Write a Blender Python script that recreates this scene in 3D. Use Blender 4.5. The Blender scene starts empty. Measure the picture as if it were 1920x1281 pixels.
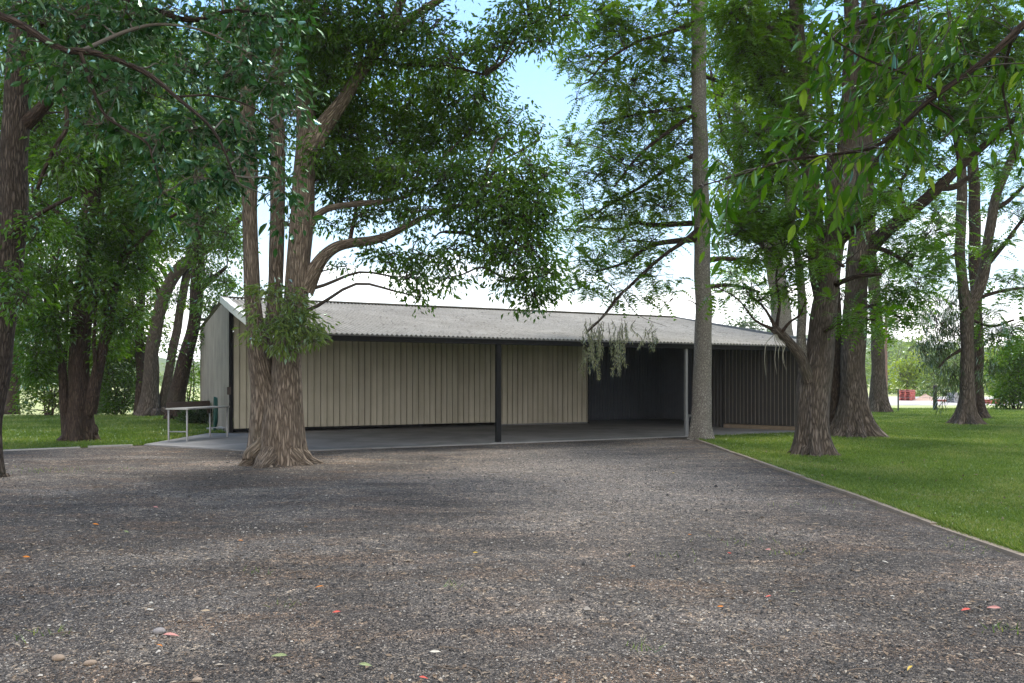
import bpy, math, random
import numpy as np
rng = np.random.default_rng(11)
random.seed(5)
scene = bpy.context.scene
COL = scene.collection
R = math.radians
# camera mapping: a pixel of the 1920x1281 photograph + a distance gives a point in metres
F_, CX, HY, H = 1493.0, 960.0, 715.0, 1.53
def W(px, py, Y): return np.array([(px-CX)/F_*Y, Y, H+(HY-py)*Y/F_])
def G(px, py, z=0.0):
    Y = (H-z)*F_/(py-HY); return np.array([(px-CX)/F_*Y, Y, z])

# ------------------------------------------------------------------ objects
WL = {}
def tag(o, label=None, cat=None, group=None, kind=None):
    if label: o['label'] = label
    if cat: o['category'] = cat
    if group: o['group'] = group
    if kind: o['kind'] = kind
    return o
def thing(name, label, cat, loc, group=None):
    o = bpy.data.objects.new(name, None); COL.objects.link(o)
    o.empty_display_size = .2
    o.location = [float(a) for a in loc]; WL[o.name] = np.array(loc, float)
    return tag(o, label, cat, group)
def mesh(name, V, faces, mats, parent=None, smooth=False, fattr=None, vattr=None, vname='bk', origin=None):
    """faces: list of (array m x k, material index)"""
    V = np.asarray(V, np.float64).reshape(-1, 3)
    base = np.zeros(3)
    if parent is not None: base = WL[parent.name]
    elif origin is not None: base = np.array(origin, float)
    me = bpy.data.meshes.new(name)
    me.vertices.add(len(V)); me.vertices.foreach_set('co', (V-base).astype(np.float32).ravel())
    li, st, mi, off = [], [], [], 0
    for f, m in faces:
        f = np.asarray(f, np.int32)
        if len(f) == 0: continue
        k = f.shape[1]
        li.append(f.ravel()); st.append(off+np.arange(len(f), dtype=np.int32)*k)
        mi.append(np.full(len(f), m, np.int32)); off += f.size
    li = np.concatenate(li); st = np.concatenate(st); mi = np.concatenate(mi)
    me.loops.add(len(li)); me.loops.foreach_set('vertex_index', li.astype(np.int32))
    me.polygons.add(len(st)); me.polygons.foreach_set('loop_start', st.astype(np.int32))
    me.polygons.foreach_set('material_index', mi)
    me.polygons.foreach_set('use_smooth', np.full(len(st), bool(smooth)))
    if not isinstance(mats, (list, tuple)): mats = [mats]
    for m in mats: me.materials.append(m)
    me.update(calc_edges=True)
    if fattr is not None:
        a = me.attributes.new('tint', 'FLOAT', 'FACE'); a.data.foreach_set('value', np.asarray(fattr, np.float32))
    if vattr is not None:
        a = me.attributes.new(vname, 'FLOAT_VECTOR', 'POINT'); a.data.foreach_set('vector', np.asarray(vattr, np.float32).ravel())
    o = bpy.data.objects.new(name, me); COL.objects.link(o)
    if parent is not None:
        o.parent = parent; WL[o.name] = base
    else:
        o.location = [float(a) for a in base]; WL[o.name] = base
    return o
class MB:
    """collects boxes, bars, tubes into one mesh"""
    def __init__(s): s.V, s.F, s.n, s.K = [], [], 0, []
    def add(s, V, F, m=0, bk=None):
        V = np.asarray(V, float).reshape(-1, 3)
        s.V.append(V); s.F.append((np.asarray(F, np.int64)+s.n, m)); s.n += len(V)
        s.K.append(V if bk is None else bk)
    def box(s, c, ax, ay, az, m=0):
        c, ax, ay, az = [np.array(q, float) for q in (c, ax, ay, az)]
        V = [c+i*ax+j*ay+k*az for i in (-1, 1) for j in (-1, 1) for k in (-1, 1)]
        s.add(V, [[0,1,3,2],[4,6,7,5],[0,4,5,1],[2,3,7,6],[0,2,6,4],[1,5,7,3]], m)
    def bar(s, a, b, w, h, up=(0,0,1), m=0):
        a, b = np.array(a, float), np.array(b, float); d = b-a; L = np.linalg.norm(d); d /= L
        x = np.cross(d, np.array(up, float)); x /= np.linalg.norm(x); y = np.cross(x, d)
        s.box((a+b)/2, d*L/2, x*w/2, y*h/2, m)
    def tube(s, P, Rr, n=8, m=0, **k):
        V, F, K, caps = tube(P, Rr, n, **k); s.F.append((caps+s.n, m)); s.add(V, F, m, K)
    def build(s, name, mats, parent=None, smooth=False, origin=None, bk=False):
        return mesh(name, np.concatenate(s.V), s.F, mats, parent, smooth, origin=origin, vattr=np.concatenate(s.K) if bk else None)

def catmull(P, k):
    P = np.asarray(P, float)
    if k <= 1 or len(P) < 3: 
        if k > 1 and len(P) == 2: return P[0]+(P[1]-P[0])*np.linspace(0, 1, k+1)[:, None]
        return P
    Q = np.vstack([2*P[0]-P[1], P, 2*P[-1]-P[-2]]); out = []
    t = np.linspace(0, 1, k, endpoint=False)[:, None]
    for i in range(1, len(Q)-2):
        a, b, c, d = Q[i-1], Q[i], Q[i+1], Q[i+2]
        out.append(.5*((2*b)+(-a+c)*t+(2*a-5*b+4*c-d)*t*t+(-a+3*b-3*c+d)*t**3))
    out.append(Q[-2][None]); return np.vstack(out)
def tube(P, Rr, n=10, sub=4, flare=0, fh=.4, lobes=5, rough=0, wob=0, seed=0):
    r_ = np.random.default_rng(seed)
    A = np.hstack([np.asarray(P, float), np.broadcast_to(np.asarray(Rr, float), (len(P),))[:, None]])
    A = catmull(A, sub); P, Rr = A[:, :3].copy(), np.maximum(A[:, 3], .001)
    s = np.concatenate([[0], np.cumsum(np.linalg.norm(np.diff(P, axis=0), axis=1))])
    if wob:
        for k in range(3):
            for ax in (0, 1): P[1:, ax] += wob/(k+1)*np.sin(s[1:]*(1.1+k*1.7)+r_.uniform(0, 6))*np.minimum(s[1:], 1)
    T = np.gradient(P, axis=0); T /= np.linalg.norm(T, axis=1)[:, None]+1e-9
    x = np.cross(T[0], [0, 1, 0] if abs(T[0][1]) < .8 else [1, 0, 0]); x /= np.linalg.norm(x)
    X = np.zeros_like(P)
    for i in range(len(P)):
        x = x-T[i]*np.dot(x, T[i]); x /= np.linalg.norm(x); X[i] = x
    Y = np.cross(T, X)
    th = np.linspace(0, 2*np.pi, n, endpoint=False)
    r = np.repeat(Rr[:, None], n, 1)
    if rough:
        for k in (2, 3, 5, 7):
            r = r*(1+rough/k**.5*np.sin(k*th[None]+r_.uniform(0, 6)+.5*np.sin(s[:, None]*r_.uniform(.5, 1.6)+r_.uniform(0, 6))*1.5))
        r = r*(1+rough*.6*np.sin(s[:, None]*r_.uniform(2, 4)+np.sin(th[None]*2)*1.2+r_.uniform(0, 6)))
    if flare:
        ph = r_.uniform(0, 6); e = np.exp(-s/fh)[:, None]
        r = r*(1+flare*e*(.70+.55*np.cos(lobes*th+ph)+.25*np.cos((lobes+2)*th+ph*2))[None])
    V = P[:, None]+r[..., None]*(np.cos(th)[None, :, None]*X[:, None]+np.sin(th)[None, :, None]*Y[:, None])
    rm = np.repeat(np.maximum(Rr.mean(), .02), len(P))[:, None]
    K = np.stack([np.cos(th)[None]*rm, np.sin(th)[None]*rm, np.repeat(s[:, None], n, 1)], -1)
    K[..., :2] += r_.uniform(-50, 50)
    m = len(P); i = np.arange(m-1)[:, None]*n; j = np.arange(n)[None]; j2 = (j+1) % n
    Fq = np.stack([i+j, i+j2, i+n+j2, i+n+j], -1).reshape(-1, 4)
    V = V.reshape(-1, 3); K = K.reshape(-1, 3)
    c = np.vstack([P[-1]+T[-1]*Rr[-1]*.4])
    e = (m-1)*n; cap = np.stack([e+np.arange(n), e+(np.arange(n)+1) % n, np.full(n, len(V)), np.full(n, len(V))], -1)
    # close the end with thin quads collapsed on a centre ring
    V = np.vstack([V, c]); K = np.vstack([K, K[-1:]])
    return V, Fq, K, cap[:, :3]

# ------------------------------------------------------------------ materials
def newmat(name):
    m = bpy.data.materials.new(name); m.use_nodes = True
    nt = m.node_tree; nt.nodes.clear()
    out = nt.nodes.new('ShaderNodeOutputMaterial')
    return m, nt, out
class N:
    def __init__(s, nt): s.nt = nt
    def n(s, typ, ins=None, **p):
        x = s.nt.nodes.new('ShaderNode'+typ)
        for k, v in p.items(): setattr(x, k, v)
        for k, v in (ins or {}).items():
            if hasattr(v, 'links') or v.__class__.__name__.startswith('NodeSocket'): s.nt.links.new(v, x.inputs[k])
            else: x.inputs[k].default_value = v
        return x
    def noise(s, vec, scale, detail=4, rough=.55, dist=0):
        return s.n('TexNoise', {'Vector': vec, 'Scale': scale, 'Detail': detail, 'Roughness': rough, 'Distortion': dist}).outputs['Fac']
    def ramp(s, fac, stops):
        x = s.n('ValToRGB', {'Fac': fac}); e = x.color_ramp.elements
        while len(e) < len(stops): e.new(.5)
        for q, (p, c) in zip(e, stops):
            q.position = p; q.color = (*c, 1) if len(c) == 3 else c
        return x.outputs['Color']
    def mix(s, fac, a, b, blend='MIX'):
        x = s.n('Mix', data_type='RGBA', blend_type=blend)
        for k, v in ((0, fac), (6, a), (7, b)):
            if v.__class__.__name__.startswith('NodeSocket'): s.nt.links.new(v, x.inputs[k])
            else: x.inputs[k].default_value = ((*v, 1) if k else v)
        return x.outputs[2]
    def math(s, op, a, b=0.0, clamp=False):
        x = s.n('Math', {0: a, 1: b}, operation=op); x.use_clamp = clamp; return x.outputs[0]
    def map(s, vec, sc): return s.n('Mapping', {'Vector': vec, 'Scale': sc}).outputs['Vector']
    def bump(s, h, strength=.5, dist=.02): return s.n('Bump', {'Height': h, 'Strength': strength, 'Distance': dist}).outputs['Normal']
def pbsdf(g, out, col, rough=.8, nrm=None, metal=0.0, spec=.3):
    b = g.n('BsdfPrincipled', {'Base Color': (*col, 1) if isinstance(col, tuple) else col, 'Roughness': rough, 'Metallic': metal, 'Specular IOR Level': spec})
    if nrm is not None: g.nt.links.new(nrm, b.inputs['Normal'])
    g.nt.links.new(b.outputs[0], out.inputs['Surface']); return b
def gv(g, what='Object'): return g.n('TexCoord').outputs[what]
def pos(g): return g.n('NewGeometry').outputs['Position']

def bark(name, dark, mid, light, sc=1.0, stretch=.16, bump=.9, speck=0.0):
    m, nt, out = newmat(name); g = N(nt)
    v = g.n('Attribute', attribute_name='bk').outputs['Vector']
    vs = g.map(v, (1, 1, stretch))
    d = g.n('TexNoise', {'Vector': vs, 'Scale': 16*sc, 'Detail': 3.0}).outputs['Color']
    vd = g.mix(.07, vs, d, 'ADD')
    vo = g.n('TexVoronoi', {'Vector': vd, 'Scale': 30*sc}, feature='DISTANCE_TO_EDGE').outputs['Distance']
    vo = g.math('MULTIPLY', vo, 3.2, True)
    n1 = g.noise(vs, 75*sc, 5, .7); n2 = g.noise(v, 1.6, 4, .6)
    h = g.math('ADD', g.math('MULTIPLY', vo, .6), g.math('MULTIPLY', n1, .6))
    c = g.ramp(h, [(.22, dark), (.52, mid), (.9, light)])
    c = g.mix(g.ramp(n2, [(.35, (0,0,0)), (.7, (1,1,1))]), c, g.mix(.5, c, mid), 'MIX')
    c = g.mix(g.math('MULTIPLY', g.noise(v, 3.3, 3), .5), c, (.75, .72, .62), 'MULTIPLY')
    if speck:
        s = g.ramp(g.noise(v, 22, 5, .7), [(.56, (0,0,0)), (.66, (1,1,1))])
        c = g.mix(g.math('MULTIPLY', s, speck), c, (.42, .41, .37))
    mo = g.ramp(g.noise(v, .9, 4, .6), [(.55, (0,0,0)), (.75, (1,1,1))])
    c = g.mix(g.math('MULTIPLY', mo, .25), c, (.10, .11, .07))
    pbsdf(g, out, c, .9, g.bump(h, bump, .055), spec=.15); return m
def leafmat(name, cols, trans=.42, gloss=.10, grough=.35, tcol=None, gcol=(.7, .85, .75)):
    m, nt, out = newmat(name); g = N(nt)
    t = g.n('Attribute', attribute_name='tint').outputs['Fac']
    st = [(i/(len(cols)-1), c) for i, c in enumerate(cols)]
    c = g.ramp(t, st)
    c = g.mix(.35, c, g.ramp(g.noise(pos(g), 1.1, 2), [(.3, (.55, .6, .5)), (.7, (1.25, 1.2, 1.0))]), 'MULTIPLY')
    tc = g.mix(1.0, c, tcol or (1.6, 1.75, .45), 'MULTIPLY')
    d = g.n('BsdfDiffuse', {'Color': c}); tr = g.n('BsdfTranslucent', {'Color': tc})
    a = g.n('MixShader', {0: trans, 1: d.outputs[0], 2: tr.outputs[0]})
    gl = g.n('BsdfGlossy', {'Color': (*gcol, 1), 'Roughness': grough})
    fr = g.n('Fresnel', {'IOR': 1.42}).outputs[0]
    b = g.n('MixShader', {0: g.math('MULTIPLY', fr, gloss*4.5), 1: a.outputs[0], 2: gl.outputs[0]})
    nt.links.new(b.outputs[0], out.inputs['Surface']); return m
def simple(name, col, rough=.7, metal=0.0, var=.25, sc=6.0, bump=0.0, spec=.3):
    m, nt, out = newmat(name); g = N(nt); v = pos(g)
    n1 = g.noise(v, sc, 5, .6); n2 = g.noise(v, sc*7, 3, .6)
    k = g.math('ADD', g.math('MULTIPLY', n1, .7), g.math('MULTIPLY', n2, .3))
    c = g.mix(1.0, col, g.ramp(k, [(.25, (1-var,)*3), (.75, (1+var*.6,)*3)]), 'MULTIPLY')
    pbsdf(g, out, c, rough, g.bump(k, bump, .01) if bump else None, metal, spec); return m
def tinted(name, cols, rough=.8, spec=.25):
    m, nt, out = newmat(name); g = N(nt)
    t = g.n('Attribute', attribute_name='tint').outputs['Fac']
    x = g.n('ValToRGB', {'Fac': t}); e = x.color_ramp.elements; x.color_ramp.interpolation = 'LINEAR'
    while len(e) < len(cols): e.new(.5)
    for i, (q, c) in enumerate(zip(e, cols)): q.position = i/(len(cols)-1); q.color = (*c, 1)
    pbsdf(g, out, x.outputs[0], rough, spec=spec); return m

DM = 2.6
# ------------------------------------------------------------------ foliage generators
def unit(a): return a/(np.linalg.norm(a, axis=-1, keepdims=True)+1e-9)
def rnd(n): return unit(rng.normal(size=(n, 3)))
def leafset(P, D, L, Wd, fold=.22, droop=.15, nrm=None):
    n = len(P); D = unit(D)
    nr = unit(rng.normal(size=(n, 3))*.75+np.array([0, 0, 1.0])) if nrm is None else nrm
    S = unit(np.cross(D, nr)); U = np.cross(S, D)
    L = np.broadcast_to(L, (n,))[:, None]; Wd = np.broadcast_to(Wd, (n,))[:, None]
    mid = P+D*L*.45
    V = np.stack([P, mid+S*Wd/2+U*fold*Wd, P+D*L-U*droop*L, mid-S*Wd/2+U*fold*Wd], 1)
    i = np.arange(n)[:, None]*4
    F = np.concatenate([i+np.array([[0, 1, 2]]), i+np.array([[0, 2, 3]])], 1).reshape(-1, 3)
    return V.reshape(-1, 3), F
def bigleafset(P, D, L, Wd, nrm=None):
    """nicer pointed, curved leaf: 3 rows of 3 + base + tip"""
    n = len(P); D = unit(D)
    nr = unit(rng.normal(size=(n, 3))*.6+np.array([0, 0, 1.0])) if nrm is None else nrm
    S = unit(np.cross(D, nr)); U = np.cross(S, D)
    L = np.broadcast_to(L, (n,))[:, None]; Wd = np.broadcast_to(Wd, (n,))[:, None]
    cv = rng.uniform(.05, .35, (n, 1)); rows = [P]
    for t, w in ((.18, .62), (.42, 1.0), (.7, .72)):
        c = P+D*L*t-U*cv*L*t*t
        rows += [c-S*Wd*.5*w+U*.14*Wd*w, c, c+S*Wd*.5*w+U*.14*Wd*w]
    rows.append(P+D*L-U*cv*L)
    V = np.stack(rows, 1); i = np.arange(n)[:, None]*11
    q = np.array([[1,2,5,4],[2,3,6,5],[4,5,8,7],[5,6,9,8]]); t = np.array([[0,2,1],[0,3,2],[7,8,10],[8,9,10]])
    Q = (i[:, :, None]+q[None]).reshape(-1, 4); T = (i[:, :, None]+t[None]).reshape(-1, 3)
    return V.reshape(-1, 3), Q, T
def frondset(P, D, L, pairs=6, wid=.34):
    """pinnate frond: one triangle per leaflet"""
    n = len(P); D = unit(D)
    nr = unit(rng.normal(size=(n, 3))*.35+np.array([0, 0, 1.0])); S = unit(np.cross(D, nr)); U = np.cross(S, D)
    L = np.broadcast_to(L, (n,))[:, None]
    Vs = []
    for k in range(pairs):
        t = .12+.88*k/(pairs-1)
        p = P+D*L*t-np.array([0, 0, 1.])*L*.35*t*t
        l = L*wid*(1-.75*abs(t-.4)); w = L*.085
        for sg in (-1, 1):
            tip = p+S*sg*l*.92+D*l*.45-U*l*.2+rng.normal(size=(n, 3))*l*.08
            Vs.append(np.stack([p-D*w, p+D*w, tip], 1))
    V = np.concatenate(Vs, 1); m = V.shape[1]
    F = np.arange(n*m).reshape(-1, 3)
    return V.reshape(-1, 3), F, m//3
def prisms(A, B, ra, rb):
    n = len(A); D = unit(B-A); X = unit(np.cross(D, np.array([.3, .5, .8]))); Y = np.cross(D, X)
    ra = np.broadcast_to(ra, (n,))[:, None]; rb = np.broadcast_to(rb, (n,))[:, None]
    V = []
    for P, r in ((A, ra), (B, rb)):
        for a in (0, 2.094, 4.189): V.append(P+r*(math.cos(a)*X+math.sin(a)*Y))
    V = np.stack(V, 1).reshape(-1, 3); i = np.arange(n)[:, None]*6
    F = (i[:, :, None]+np.array([[0,1,4,3],[1,2,5,4],[2,0,3,5]])[None]).reshape(-1, 4)
    return V, F

def crown(name, parent, skel, clumps, lm, tm, kind='leaf', size=.09, dens=1.0, sub=.28, twig=.008, aspect=.42, droop=.5, limb=.03):
    """clumps: (px, py, Y, rx px, rz px, depth m[, density]) -> leaves on twigs on limbs that grow from the skeleton"""
    Vs, Fs, Ts, n0 = [], [], [], 0
    def add(V, F, mi, t):
        nonlocal n0
        Vs.append(V); Fs.append((F+n0, mi)); Ts.append(t); n0 += len(V)
    skel = np.asarray(skel)
    for cl in clumps:
        px, py, Y, rx, rz, dd = cl[:6]; dn = cl[6] if len(cl) > 6 else 1.0
        c = W(px, py, Y); r = np.array([rx*Y/F_, dd, rz*Y/F_])
        ct = rng.uniform(.25, .75)
        ns = max(4, int(DM*(1.45 if kind == 'frond' else 1)*dens*dn*5.2*(r[0]*r[2]+r[0]*r[1]*.35+r[1]*r[2]*.35)/(sub*sub)/2.2))
        d = rnd(ns)*rng.uniform(.15, 1.0, (ns, 1))**.42
        sc = c+d*r+rng.normal(size=(ns, 3))*sub*.35
        # limb from the skeleton
        dist = np.linalg.norm(skel-c, axis=1)+np.maximum(0, skel[:, 2]-c[2]+.2)*1.2
        a = skel[np.argmin(dist)]
        L = np.linalg.norm(c-a)
        if L > .25:
            mid = (a+c)/2+np.array([0, 0, .10*L])+rng.normal(size=3)*.05*L
            rr = min(limb*(.5+.35*L), .09)
            V, F, K, cap = tube([a, (a*.6+mid*.4)+rng.normal(size=3)*.04*L, mid, (mid+c)/2+rng.normal(size=3)*.05*L, c], [rr, rr*.85, rr*.6, rr*.45, rr*.25], 6, sub=3)
            add(V, F, 1, np.full(len(F), .5))
        # twigs to the sub clusters, via a hub point
        nh = max(2, ns//5); hub = c+rnd(nh)*r*rng.uniform(.2, .6, (nh, 1))
        add(*prisms(np.repeat(c[None], nh, 0), hub, twig*2.2, twig*1.4), 1, np.full(nh*3, .5))
        hi = np.argmin(((sc[:, None]-hub[None])**2).sum(-1), 1)
        mid = (hub[hi]+sc)/2+rng.normal(size=(ns, 3))*sub*.25+np.array([0, 0, sub*.2])
        add(*prisms(hub[hi], mid, twig*1.3, twig), 1, np.full(ns*3, .5))
        add(*prisms(mid, sc, twig, twig*.5), 1, np.full(ns*3, .5))
        out = unit(sc-c)*.6+rng.normal(size=(ns, 3))*.4
        if kind in ('leaf', 'big'):
            per = 16 if kind == 'leaf' else 9
            k = rng.poisson(per*(.5 if False else 1), ns)+3; idx = np.repeat(np.arange(ns), k); n = len(idx)
            off = rng.normal(size=(n, 3))*np.array([1, 1, .75])*sub*.55
            P = sc[idx]+off
            D = unit(off+out[idx]*sub*.6)*np.array([1, 1, .6])+np.array([0, 0, -droop])+rng.normal(size=(n, 3))*.35
            s_ = size*rng.lognormal(0, .25, n)
            t = np.clip(ct*.5+rng.uniform(0, 1, ns)[idx]*.25+rng.uniform(0, 1, n)*.3, 0, 1)
            if kind == 'leaf':
                V, F = leafset(P, D, s_, s_*aspect); add(V, F, 0, np.repeat(t, 2))
            else:
                V, Q, T = bigleafset(P, D, s_, s_*aspect)
                Vs.append(V); Fs.append((Q+n0, 0)); Fs.append((T+n0, 0)); Ts.append(np.repeat(t, 4)); Ts.append(np.repeat(t, 4)); n0 += len(V)
        else:
            k = rng.poisson(3.0, ns)+2; idx = np.repeat(np.arange(ns), k); n = len(idx)
            off = rng.normal(size=(n, 3))*np.array([1, 1, .35])*sub*.5
            P = sc[idx]+off
            D = unit(off*np.array([1, 1, .4])+out[idx]*.15)+np.array([0, 0, -droop])*rng.uniform(.2, 1, (n, 1))+rng.normal(size=(n, 3))*.2
            s_ = size*rng.lognormal(0, .25, n)
            t = np.clip(ct*.5+rng.uniform(0, 1, ns)[idx]*.25+rng.uniform(0, 1, n)*.3, 0, 1)
            V, F, m = frondset(P, D, s_); add(V, F, 0, np.repeat(t, m))
    o = mesh(name, np.concatenate(Vs), Fs, [lm, tm], parent, False, fattr=np.concatenate(Ts))
    return o

def path(pts):
    P = np.array([W(p[0], p[1], p[2]) for p in pts]); Rr = np.array([p[3]/2/F_*p[2] for p in pts]); return P, Rr
def stem(name, parent, pts, m, skel, n=20, base=True, flare=.5, fh=.35, rough=.05, lobes=5, seed=0, sub=6, sink=.12, label=None, wob=.02):
    """pts: (px, py, Y, width px); the first is where it meets the ground when base"""
    P, Rr = path(pts)
    if base:
        P[0, 2] = 0.0
        P = np.vstack([P[0]-[0, 0, sink], P]); Rr = np.concatenate([[Rr[0]*1.05], Rr])
    V, F, K, cap = tube(P, Rr, n, sub=sub, flare=flare if base else 0, fh=fh, lobes=lobes, rough=rough, seed=seed, wob=wob)
    o = mesh(name, V, [(F, 0), (cap, 0)], m, parent, True, vattr=K)
    if label: o['label'] = label
    Q = catmull(P, 5); hi = Q[Q[:, 2] > .8]; skel.extend((hi if len(hi) else Q[-3:]).tolist()); return o

# ================================================================== SETTING
HAZE = 0.00026
EXPOSURE = 2.2
# --- camera
cam = bpy.data.cameras.new('camera'); co = bpy.data.objects.new('camera', cam); COL.objects.link(co)
co.location = (0, 0, H); co.rotation_euler = (R(90), 0, 0)
cam.lens = 28; cam.sensor_width = 36; cam.shift_y = (HY-640.5)/1920; cam.clip_end = 6000; cam.clip_start = .05
scene.camera = co
# --- world: sky with broken white cloud towards the horizon
SUN_EL, SUN_AZ = 60, 12      # azimuth clockwise from +Y: high, beyond the shed
w = bpy.data.worlds.new("World"); scene.world = w; w.use_nodes = True
nt = w.node_tree; nt.nodes.clear(); g = N(nt)
sky = g.n('TexSky', sky_type='NISHITA', sun_disc=False, sun_elevation=R(SUN_EL), sun_rotation=R(SUN_AZ), air_density=1.2, dust_density=1.4, ozone_density=1.0)
dv = g.n('TexCoord').outputs['Generated']
sx = g.n('SeparateXYZ', {0: dv})
zz = sx.outputs['Z']
den = g.math('ADD', g.math('MAXIMUM', zz, 0.0), .16)
pl = g.n('CombineXYZ', {0: g.math('DIVIDE', sx.outputs['X'], den), 1: g.math('DIVIDE', sx.outputs['Y'], den), 2: 0.0}).outputs[0]
cn = g.noise(pl, 1.15, 7, .58, .4)
lowc = g.math('ADD', g.math('MULTIPLY', g.math('SUBTRACT', .17, zz), 2.2), g.math('MULTIPLY', g.math('MAXIMUM', g.math('SUBTRACT', zz, .45), 0.0), 2.2))  # low cloud, plus unseen overhead cloud added for a neutral ambient light
back = g.math('MULTIPLY', g.math('MAXIMUM', g.math('SUBTRACT', -.05, sx.outputs['Y']), 0.0), .8)  # extra unseen cloud behind the camera, added to neutralise the ambient light
cm = g.ramp(g.math('ADD', g.math('ADD', cn, back), g.math('MAXIMUM', lowc, -.10)), [(.54, (0,0,0)), (.74, (1,1,1))])
cl2 = g.ramp(g.noise(pl, 3.0, 6, .6), [(.32, (2.75, 2.8, 2.95)), (.46, (3.6, 3.6, 3.65)), (.68, (10.4, 10.1, 9.7))])
band = g.ramp(zz, [(.05, (3.6, 3.9, 4.2)), (.17, (1.9, 2.9, 3.9)), (.38, (.85, 1.95, 3.9))])
base = g.mix(.65, g.mix(1.0, sky.outputs[0], (.40, .40, .40), 'MULTIPLY'), band)
skc = g.mix(cm, base, cl2)
bg = g.n('Background', {'Color': skc, 'Strength': .105}); wo = g.n('OutputWorld'); nt.links.new(bg.outputs[0], wo.inputs[0])
# --- sun (thin cloud: soft)
sl = bpy.data.lights.new('sun', 'SUN'); sl.energy = 1.35; sl.angle = R(30); sl.color = (1, .94, .84)
so = bpy.data.objects.new('sun', sl); COL.objects.link(so)
so.rotation_euler = (R(90-SUN_EL), 0, R(180-SUN_AZ)); so.location = (10, -10, 40)
vs = scene.view_settings; vs.view_transform = 'Standard'; vs.look = 'None'; vs.exposure = EXPOSURE; vs.gamma = 1
scene.cycles.use_denoising = True
scene.cycles.max_bounces = 7; scene.cycles.diffuse_bounces = 4; scene.cycles.transmission_bounces = 5; scene.cycles.glossy_bounces = 2
scene.cycles.volume_bounces = 2
scene.cycles.caustics_reflective = False; scene.cycles.caustics_refractive = False

# --- shed frame
O = np.array([-.337, 19.38]); UD = np.array([.899, .438]); VD = np.array([-.438, .899])
FL = .03
def S(u, v, z): p = O+u*UD+v*VD; return np.array([p[0], p[1], z])
def u_at(px, v):
    k = (px-CX)/F_; p = O+v*VD
    return (k*p[1]-p[0])/(UD[0]-k*UD[1])
U3, V3, Z3 = np.array([*UD, 0]), np.array([*VD, 0]), np.array([0, 0, 1.])

# --- ground sheets
def poly_sheet(name, pts, z, m, kind='structure', thick=0.0):
    pts = np.array([(p[0], p[1]) for p in pts]); n = len(pts)
    V = np.hstack([pts, np.full((n, 1), z)]); 
    import bmesh
    bm = bmesh.new(); vs_ = [bm.verts.new(v) for v in V]; f = bm.faces.new(vs_)
    if f.normal.z < 0: f.normal_flip()
    bm.normal_update()
    if bm.faces[:][0].normal.z < 0: bmesh.ops.reverse_faces(bm, faces=bm.faces[:])
    if thick:
        r = bmesh.ops.extrude_face_region(bm, geom=bm.faces[:])
        bmesh.ops.translate(bm, verts=[q for q in r['geom'] if isinstance(q, bmesh.types.BMVert)], vec=(0, 0, -thick))
        bmesh.ops.recalc_face_normals(bm, faces=bm.faces[:])
    bmesh.ops.triangulate(bm, faces=[f for f in bm.faces if len(f.verts) > 4])
    me = bpy.data.meshes.new(name); bm.to_mesh(me); bm.free(); me.materials.append(m)
    o = bpy.data.objects.new(name, me); COL.objects.link(o); WL[o.name] = np.zeros(3)
    return tag(o, kind=kind)

def gravelmat():
    m, nt, out = newmat('gravel'); g = N(nt); v = pos(g)
    big = g.noise(g.map(v, (.55, 1, 1)), .55, 6, .62, .4); med = g.noise(g.map(v, (.6, 1.5, 1)), 1.3, 6, .68, .5)
    c = g.ramp(big, [(.30, (.055, .049, .045)), (.5, (.088, .078, .071)), (.66, (.18, .161, .146))])
    br = g.ramp(med, [(.48, (0,0,0)), (.66, (1,1,1))])
    c = g.mix(g.math('MULTIPLY', br, .55), c, (.16, .105, .070))
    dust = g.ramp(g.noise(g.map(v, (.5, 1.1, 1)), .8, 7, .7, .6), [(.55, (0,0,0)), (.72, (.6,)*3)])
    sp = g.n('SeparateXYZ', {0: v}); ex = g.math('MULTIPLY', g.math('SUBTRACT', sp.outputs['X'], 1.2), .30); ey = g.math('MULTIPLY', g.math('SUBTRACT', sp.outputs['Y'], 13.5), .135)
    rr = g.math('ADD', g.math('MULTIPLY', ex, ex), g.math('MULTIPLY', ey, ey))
    sun_patch = g.ramp(g.math('ADD', g.math('SUBTRACT', 1.0, rr), g.math('MULTIPLY', g.math('SUBTRACT', med, .5), 1.6)), [(.15, (0,0,0)), (.95, (.62,)*3)])  # pale oval right of centre: sunlit ground put into the gravel colour
    c = g.mix(sun_patch, c, (.25, .222, .198))
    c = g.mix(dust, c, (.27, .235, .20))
    vo = g.n('TexVoronoi', {'Vector': v, 'Scale': 92.0, 'Randomness': 1.0}); vc = vo.outputs['Color']
    vo2 = g.n('TexVoronoi', {'Vector': v, 'Scale': 24.0}); 
    k = g.n('SeparateColor', {0: vc}).outputs[0]; k2 = g.n('SeparateColor', {0: vo2.outputs['Color']}).outputs[1]
    st = g.ramp(k, [(.0, (.35,)*3), (.55, (.85,)*3), (.80, (1.3, 1.28, 1.22)), (.90, (2.4, 2.3, 2.1)), (1.0, (3.6, 3.4, 3.1))])
    c = g.mix(.85, c, st, 'MULTIPLY')
    st2 = g.ramp(k2, [(.0, (.6,)*3), (.8, (1.05,)*3), (.95, (1.9, 1.8, 1.6)), (1., (2.2, 2.0, 1.7))])
    c = g.mix(.7, c, st2, 'MULTIPLY')
    h = g.math('ADD', g.math('MULTIPLY', vo.outputs['Distance'], -1.0), g.math('MULTIPLY', g.noise(v, 160, 3), .4))
    pbsdf(g, out, c, .92, g.bump(h, .8, .02), spec=.2); return m
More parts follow.
